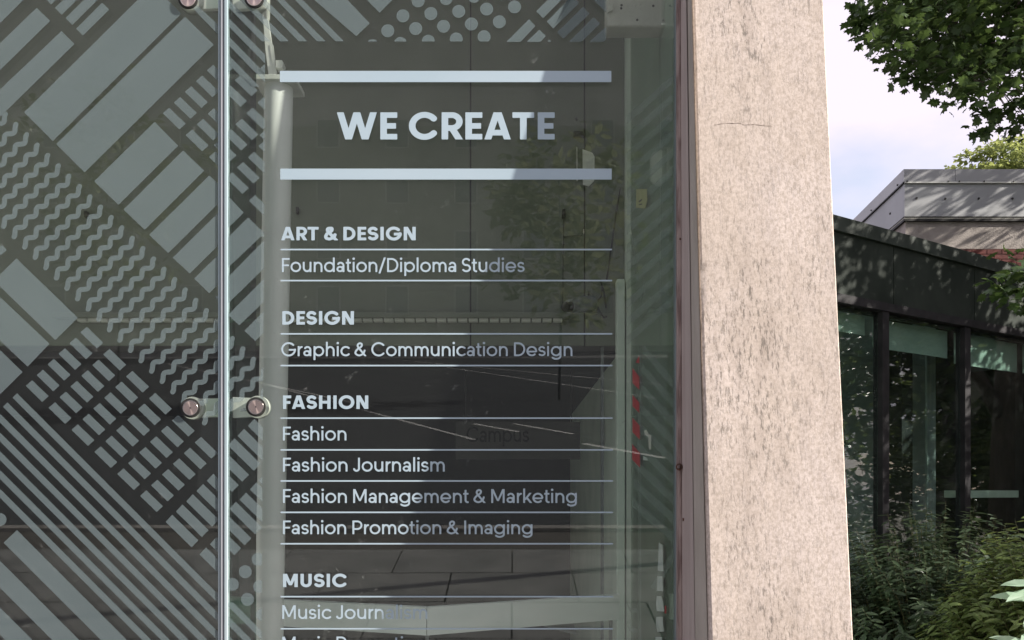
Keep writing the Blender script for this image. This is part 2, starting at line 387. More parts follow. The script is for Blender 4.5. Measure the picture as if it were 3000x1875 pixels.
# the folded pale band near the floor of view
fb_ = thing('folded_counter', 'pale folded counter front that bends towards the glass at its middle joint', 'counter', (P(1250, 1860, .267).x, .267, 0))
def band(p0, p1, t0, t1, nm, mat):
    (x0, y0, d0), (x1, y1, d1) = p0, p1
    A = P(x0, y0, d0); B = P(x1, y1, d1)
    A2 = Vector((A.x, A.y, A.z-t0)); B2 = Vector((B.x, B.y, B.z-t1)); o = Vector((0, .03, 0))
    return MB().hexa([A2, B2, B2+o, A2+o, A, B, B+o, A+o]).build(nm, mat, fb_)
th = 82/F*2.6
band((668, 1750, .50), (1249, 1780, .267), th, th, 'counter_panel', m_pale)
band((1251, 1780, .267), (1815, 1742, .597), th, th, 'counter_panel', m_pale)
for px, yy in ((1251, .31), (1790, .63), (700, .54)):
    a = P(px-5, 0, yy); MB().box((a.x, yy, 0), (a.x+.012, yy+.012, 1.14)).build('support_leg', m_camgrey, fb_)
# dark panel added in place of a reflection left of the joint
tb = thing('reflection_shape', 'dark upright shape standing in for a reflection beside the glass joint', 'board', P(620, 1875, .9))
plate([(592, 1215), (664, 1210), (690, 1900), (560, 2300), (572, 1500)], .9, .93, 'panel', m_dark, tb)

# return wall fittings
def Ps(px, py, x=.4876):
    d = x*F/(px-1500); return Vector((x, d-DG, EYE+(1440-py)/F*d))
def spoly(pts, nm, mat, par, x=.4876):
    return MB().poly([Ps(px, py, x) for px, py in pts]).build(nm, mat, par)
tp = thing('hazard_tape', 'red and white hazard tape stuck down the return wall inside the glass', 'tape', Ps(1863, 1370))
for pts in ([(1862, 1062), (1872, 1042), (1873, 1064)], [(1853, 1078), (1873, 1105), (1873, 1142), (1853, 1122)],
            [(1853, 1157), (1873, 1180), (1873, 1210), (1853, 1190)], [(1853, 1224), (1874, 1247), (1874, 1288), (1853, 1266)],
            [(1852, 1301), (1874, 1327), (1875, 1370), (1852, 1346)]):
    spoly(pts, 'red_patch', m_red, tp)
m_tapew = M('white tape', (.62, .72, .70), (.75, .83, .80), 30, .5)
tp2 = thing('torn_tape', 'torn white tape pieces hanging low on the return wall', 'tape', Ps(1935, 1870))
for pts in ([(1930, 1590), (1941, 1597), (1943, 1673), (1927, 1672)], [(1926, 1688), (1940, 1688), (1943, 1732), (1924, 1731)],
            [(1924, 1746), (1937, 1746), (1943, 1765), (1946, 1792), (1924, 1790), (1922, 1770)], [(1923, 1807), (1941, 1807), (1943, 1830), (1946, 1850), (1926, 1851), (1921, 1828)],
            [(1920, 1866), (1940, 1866), (1941, 1900), (1919, 1900)]):
    spoly(pts, 'white_patch', m_tapew, tp2)
spoly([(1947, 1775), (1952, 1775), (1952, 1797), (1947, 1797)], 'red_patch', m_red, tp2)
st = thing('yellow_sticker', 'small yellow warning sticker with two black strokes on the return wall', 'sticker', Ps(1878, 610))
spoly([(1864, 554), (1895, 554), (1896, 585), (1890, 611), (1863, 608)], 'paper', m_yel, st, .4876)
for pts in ([(1870, 590), (1879, 583), (1882, 585), (1874, 593)], [(1872, 598), (1881, 596), (1881, 600), (1872, 601)]):
    spoly(pts, 'ink_mark', m_black, st, .4872)
sw_ = thing('wall_latch', 'slim pale metal latch on the return wall below the hazard tape', 'latch', Ps(1896, 1345))
spoly([(1887, 1262), (1893, 1258), (1900, 1272), (1908, 1275), (1907, 1318), (1901, 1316), (1899, 1280), (1889, 1274)], 'latch_bar', m_white2, sw_, .4876)
spoly([(1884, 1336), (1893, 1340), (1899, 1349), (1884, 1348)], 'latch_foot', m_tapew, sw_, .4876)
# concrete lintel block top right
cb = thing('concrete_block', 'rough concrete block with bolt holes under the lobby ceiling', 'concrete block', P(1870, 80, .25))
a = P(1778, -400, .27); c = P(1950, 78, .27)
MB().box((a.x, .27, c.z), (c.x, .34, ZT-.002)).build('block', m_conc, cb, bevel=.006)
for px, py in ((1821, 15), (1820, 24), (1914, 17), (1867, 58), (1944, 60)):
    MB().disc(P(px, py, .269), .004, .004, 12).build('bolt_hole', m_black, cb)
plate([(1795, 30), (1797, 5), (1783, 3), (1781, 35)], .262, .27, 'patch', m_conc, cb)
MB().tube([P(1938, 70, .25), P(1960, 71, .24), P(1974, 64, .2), P(1976, 95, .2)], .0035, 8).build('pipe_stub', m_white2, cb, True)
# security camera
sc_ = thing('security_camera', 'small grey bullet security camera on the back wall with looping black cables', 'camera', P(1700, 900, .95))
def tb_(pts, y, r, nm, mat, par, n=10):
    return MB().tube([P(px, py, yy) for (px, py, yy) in pts], r, n).build(nm, mat, par, True)
tb_([(1668, 898, .86), (1690, 893, .90), (1734, 890, .98), (1740, 890, .99)], 0, [.027, .029, .03, .02], 'camera_body', m_camgrey, sc_, 20)
tb_([(1655, 899, .83), (1668, 898, .86)], 0, [.018, .022], 'lens', m_black, sc_, 20)
tb_([(1660, 888, .84), (1700, 876, .91), (1738, 874, .98)], 0, [.010, .012, .012], 'sun_shield', m_camgrey, sc_)
tb_([(1690, 910, .93), (1750, 916, 1.19)], 0, .006, 'bracket', m_camgrey, sc_)
tb_([(1725, 878, 1.0), (1725, 858, 1.05), (1725, 856, 1.19)], 0, .005, 'bracket', m_black, sc_)
tb_([(1733, 889, 1.0), (1748, 884, 1.08), (1761, 868, 1.15), (1765, 845, 1.18), (1760, 826, 1.19)], 0, .0035, 'cable', m_black, sc_)
tb_([(1760, 826, 1.19), (1768, 850, 1.17), (1776, 903, 1.17)], 0, .0035, 'cable', m_black, sc_)
tb_([(1733, 890, 1.0), (1742, 905, 1.1), (1750, 897, 1.15), (1758, 914, 1.16), (1768, 931, 1.18), (1778, 928, 1.18)], 0, .0035, 'cable', m_black, sc_)
cd = thing('wall_conduit', 'thin dark cable running down the lobby back wall to the security camera', 'cable', P(1652, 900, YB-.01))
tb_([(1652, 614, 1.19), (1651, 640, 1.19)], 0, .0085, 'clip', m_black, cd)
tb_([(1652, 640, 1.19), (1650, 700, 1.193), (1649, 860, 1.193), (1648, 895, 1.15)], 0, .0022, 'cable', m_dark, cd, 6)
tb_([(1652, 695, 1.193), (1668, 692, 1.193), (1704, 690, 1.193), (1712, 668, 1.193)], 0, .002, 'cable', m_dark, cd, 6)
cd2 = thing('corner_joint_line', 'black strand standing in for the slanted joint at the lobby wall corner', 'cable', P(1777, 820, YB-.02))
tb_([(1817, 552, 1.185), (1800, 660, 1.185), (1790, 730, 1.185), (1777, 822, 1.185)], 0, .0034, 'cable', m_black, cd2, 8)  # tube stands in for the dark joint between back and side wall
hk = thing('wall_hook', 'dark rusty hook high on the lobby back wall by the panel joint', 'hook', P(1696, 395, YB-.01))
plate([(1681, 383), (1709, 385), (1711, 400), (1695, 403), (1680, 401)], YB-.012, YB-.001, 'hook_plate', m_dark, hk)
tb_([(1688, 345, 1.19), (1689, 352, 1.19)], 0, .004, 'nail', m_black, hk, 8)
pp = thing('paper_strip', 'narrow pale paper strip fixed on the lobby back wall beside the hook', 'paper', P(1725, 560, YB-.01))
plate([(1707, 437), (1735, 447), (1742, 458), (1741, 530), (1725, 545), (1708, 540)], YB-.006, YB-.001, 'strip', m_white2, pp)
plate([(1688, 430), (1692, 432), (1693, 530), (1689, 530)], YB-.005, YB-.001, 'strip', m_conc, pp)
for (px, py, lab) in ((250, 627, 'black bolt through the lobby wall behind the wavy vinyl'), (870, 615, 'black bracket stub on the lobby wall right of the white column')):
    tm = thing('wall_bolt', lab, 'bolt', P(px, py, YB))
    plate([(px-4, py-9), (px+3, py-9), (px+4, py+9), (px-3, py+9)], YB-.02, YB-.001, 'bolt', m_black, tm)

# ================================================================== GLASS with vinyl
XJ0, XJ1 = 640, 668
gl_l = thing('shop_window', 'tall window pane with etched diagonal pattern beside the fixing discs', 'window', (P(320, 0).x, 0, 0))
MB().box((-4.6, 0, .02), (P(XJ0, 0).x-.0005, .012, ZT-.02)).build('pane', m_glass, gl_l)
gl_r = thing('shop_window', 'window pane lettered WE CREATE over a list of courses', 'window', (P(1300, 0).x, 0, 0))
MB().box((P(XJ1, 0).x+.0005, 0, .02), (P(1979, 0).x, .012, ZT-.02)).build('pane', m_glass, gl_r)
YV = -.0007
def vshape(polys, par, name='vinyl_bar', mat=None, clip=None):
    b = MB(); n = 0
    for pl in polys:
        for (a_, b_, c_) in (clip or ()):
            pl = clip_poly(pl, a_, b_, c_)
            if len(pl) < 3: break
        if len(pl) >= 3:
            b.poly([P(x, y, YV) for x, y in pl]); n += 1
    if n: b.build(name, mat or m_frost, par)
CL = [(1, 0, XJ0)]                                   # left pane
CR = [(-1, 0, -XJ1), (1, 12/1875, 778)]              # strip right of the joint
CT = [(-1, 0, -XJ1), (0, 1, 121.5), (1, 0, 1776.5)]  # band along the top
Lp = [[(71, 329), (155, 413), (531, 40), (447, -44)], [(165, 422), (248, 505), (626, 131), (542, 49)],
      [(276, 531), (347, 600), (522, 427), (453, 357)], [(362, 614), (424, 673), (598, 500), (536, 441)],
      [(437, 688), (493, 741), (669, 567), (613, 514)], [(506, 755), (556, 801), (732, 627), (682, 581)],
      [(569, 816), (613, 859), (720, 753), (676, 710)], [(630, 872), (668, 910), (720, 858), (690, 812)],
      [(107, 23), (147, 61), (-20, 225), (-20, 146)], [(180, 91), (218, 129), (-20, 362), (-20, 281)], [(-20, -20), (88, -20), (-20, 88)],
      [(125, -12), (150, 13), (185, -20), (130, -20)], [(161, 23), (181, 43), (245, -20), (205, -20)], [(192, 53), (212, 73), (305, -20), (265, -20)],
      [(223, 84), (243, 104), (320, 28), (299, 8)],
      [(48, 757), (228, 931), (162, 996), (-18, 822)], [(-30, 840), (0, 870), (145, 1007), (81, 1074), (-30, 969)], [(-30, 996), (66, 1090), (-30, 1185)],
      [(20, 733), (7, 718), (-20, 735), (-20, 765)],
      [(49.6, 1553), (10.6, 1590), (400, 1979), (476, 1979)], [(-30, 1613), (-30, 1692), (257, 1979), (336, 1979)], [(-30, 1750), (-30, 1830), (120, 1979), (199, 1979)], [(-30, 1888), (-30, 1960), (0, 1990), (60, 1979)]]
for pl in Lp: vshape([pl], gl_l, clip=CL)
def dash(x, y, d=((0, 0), (18.5, -16.5), (67, 30), (48.5, 47))): return [(x+a, y+c) for a, c in d]
D2 = ((0, 0), (19, -21), (95.6, 54), (75.7, 74.4))
for i in range(5): vshape([dash(477+32.3*i, 332-31.4*i)], gl_l, clip=CL)
for i in range(4): vshape([dash(544+32.3*i, 396-31.4*i)], gl_l, clip=CL)
for x, y in ((612, 460), (643, 431), (626, 425)): vshape([dash(x, y)], gl_l, clip=CL)
for j in range(6):
    for i in range(6): vshape([dash(235.5-32*i+67*j, 974+31.3*i+64.5*j)], gl_l, clip=CL)
for i in range(7): vshape([dash(485.5+30.1*i, 1529-30.1*i, D2)], gl_l, clip=CL)
for i in range(3): vshape([dash(584.7+30.1*i, 1624.7-30.1*i, D2)], gl_l, clip=CL)
for x, y in ((616, 169), (688, 235), (656, 266), (754, 301), (722, 332), (690, 364), (658, 394), (757, 428), (626, 425), (726, 461), (694, 491), (662, 521), (729, 588), (760, 396), (756, 205)):
    vshape([dash(x, y)], gl_r, clip=CR)
for x, y in ((726, 1248), (696, 1277), (668, 1305), (634, 1337), (604, 1367), (757, 1408), (732, 1434), (702, 1464), (672, 1491), (641, 1523), (611, 1552), (580, 1582)):
    vshape([dash(x, y, D2)], gl_r, clip=CR)
for pl in ([(666, 572), (714, 623), (666, 670)], [(666, 698), (727, 637), (790, 698), (764, 693), (666, 786)], [(660, 820), (764, 714), (790, 690), (790, 770), (660, 897)],
           [(668, 923), (761, 829), (790, 800), (790, 868), (701, 953)], [(716, 969), (790, 894), (790, 957), (748, 999)]):
    vshape([pl], gl_r, clip=CR)
def circ(cx, cy, r=19, n=28): return [(cx+r*math.cos(2*math.pi*k/n), cy+r*math.sin(2*math.pi*k/n)) for k in range(n)]
vshape([circ(0, 1522)], gl_l, 'vinyl_dot', clip=CL)
for cx, cy in ((718.6, 1675), (756, 1638.6), (681, 1712), (760.6, 1718), (725, 1756), (769, 1800)): vshape([circ(cx, cy)], gl_r, 'vinyl_dot', clip=CR)
for n in range(7):
    u, lo_ = 1102+55*n, 1128+55*n; x0 = 37-28*n
    vshape([[(x0, x0+lo_), (x0+13, x0+13+u), (900, 900+u), (900, 900+lo_)]], gl_l, clip=CL)
    vshape([[(640, 640+lo_-20), (640, 640+u-20), (900, 900+u-20), (900, 900+lo_-20)]], gl_r, clip=CR+[(0, -1, -1765)])
def wave(ux, uy, n=5.5):
    A = 6.6; pts = []; m = int(n*10)
    for k in range(m+1):
        t = k/10; o = -A*math.cos(2*math.pi*t)*.7071
        pts.append((ux+14/3+t*-31.0+o, uy+14/3+t*30.6+o))
    pol = []
    for k in range(len(pts)-1):
        (x0, y0), (x1, y1) = pts[k], pts[k+1]; pol.append((x0, y0, x1, y1))
    L_, R_ = [], []
    for k in range(len(pts)):
        a = pts[max(k-1, 0)]; c = pts[min(k+1, len(pts)-1)]; dx, dy = c[0]-a[0], c[1]-a[1]; l = math.hypot(dx, dy); nx, ny = -dy/l*7.4, dx/l*7.4
        L_.append((pts[k][0]+nx, pts[k][1]+ny)); R_.append((pts[k][0]-nx, pts[k][1]-ny))
    qs = [[L_[k], L_[k+1], R_[k+1], R_[k]] for k in range(len(pts)-1)]
    for e, s_ in ((0, 1), (-1, -1)):
        cx, cy = pts[e]; a = math.atan2(L_[e][1]-cy, L_[e][0]-cx)
        qs.append([(cx+7.4*math.cos(a+s_*math.pi*k/8), cy+7.4*math.sin(a+s_*math.pi*k/8)) for k in range(9)])
    return qs
for k in range(-19, 12): vshape(wave(419+31*k, 728+30.3*k), gl_l, 'vinyl_wave', clip=CL)
for k in range(8, 15): vshape(wave(402+31*k, 719+30.3*k), gl_r, 'vinyl_wave', clip=CR+[(0, 1, 1205)])
# the top band
for k in range(7):
    a, c = 983-54*k, 1008-54*k
    pl = [(a-200*.98, -79), (c-4-200*.98, -79), (c, 121), (a, 121)]
    vshape([pl], gl_r, clip=CT)
for k, (a, c) in enumerate(((659, 686), (605, 632))):
    if k == 0: vshape([[(a-101*.98, 20), (a-90*.98, 9), (700, 130), (690, 150), (a-20, 101)]], gl_l, clip=CL)
for k in range(4, 8):
    a, c = 983-54*k, 1008-54*k
    if k >= 5: vshape([[(a, 121), (c, 121), (c+130, 254), (a+130, 254)]], gl_r, clip=[(-1, 0, -XJ1), (1, 12/1875, 778)])
for pl in ([(898, -20), (999, -20), (1083, 68), (1044, 106)], [(1055, -20), (1112, 37), (1170, -20)],
           [(1571, 33), (1591, 53), (1664, -20), (1624, -20)], [(1602, 63), (1621, 83), (1696, 9), (1670, -20), (1684, -20)], [(1632, 95), (1651, 113), (1727, 40), (1708, 20)],
           [(1665, 124), (1702, 124), (1758, 69), (1739, 50)], [(1725, 124), (1766, 124), (1776, 114), (1776, 78)],
           [(1483, 123), (1525, 123), (1568, 76), (1550, 56)], [(1542, 123), (1583, 123), (1599, 105), (1580, 87)], [(1603, 122), (1615, 122), (1609, 116)],
           [(1740, 0), (1776, 37), (1776, -20), (1720, -20)]):
    vshape([pl], gl_r, clip=[(0, 1, 122.5)])
for i in range(-4, 6):
    for j in range(-4, 6):
        x = 1180.5+81.7*i+37.2*j; y = 46.3-6.6*i+37.2*j
        if 1215 < x+y < 1538 and -20 < y < 139: vshape([circ(x, y)], gl_r, 'vinyl_dot', clip=CT)
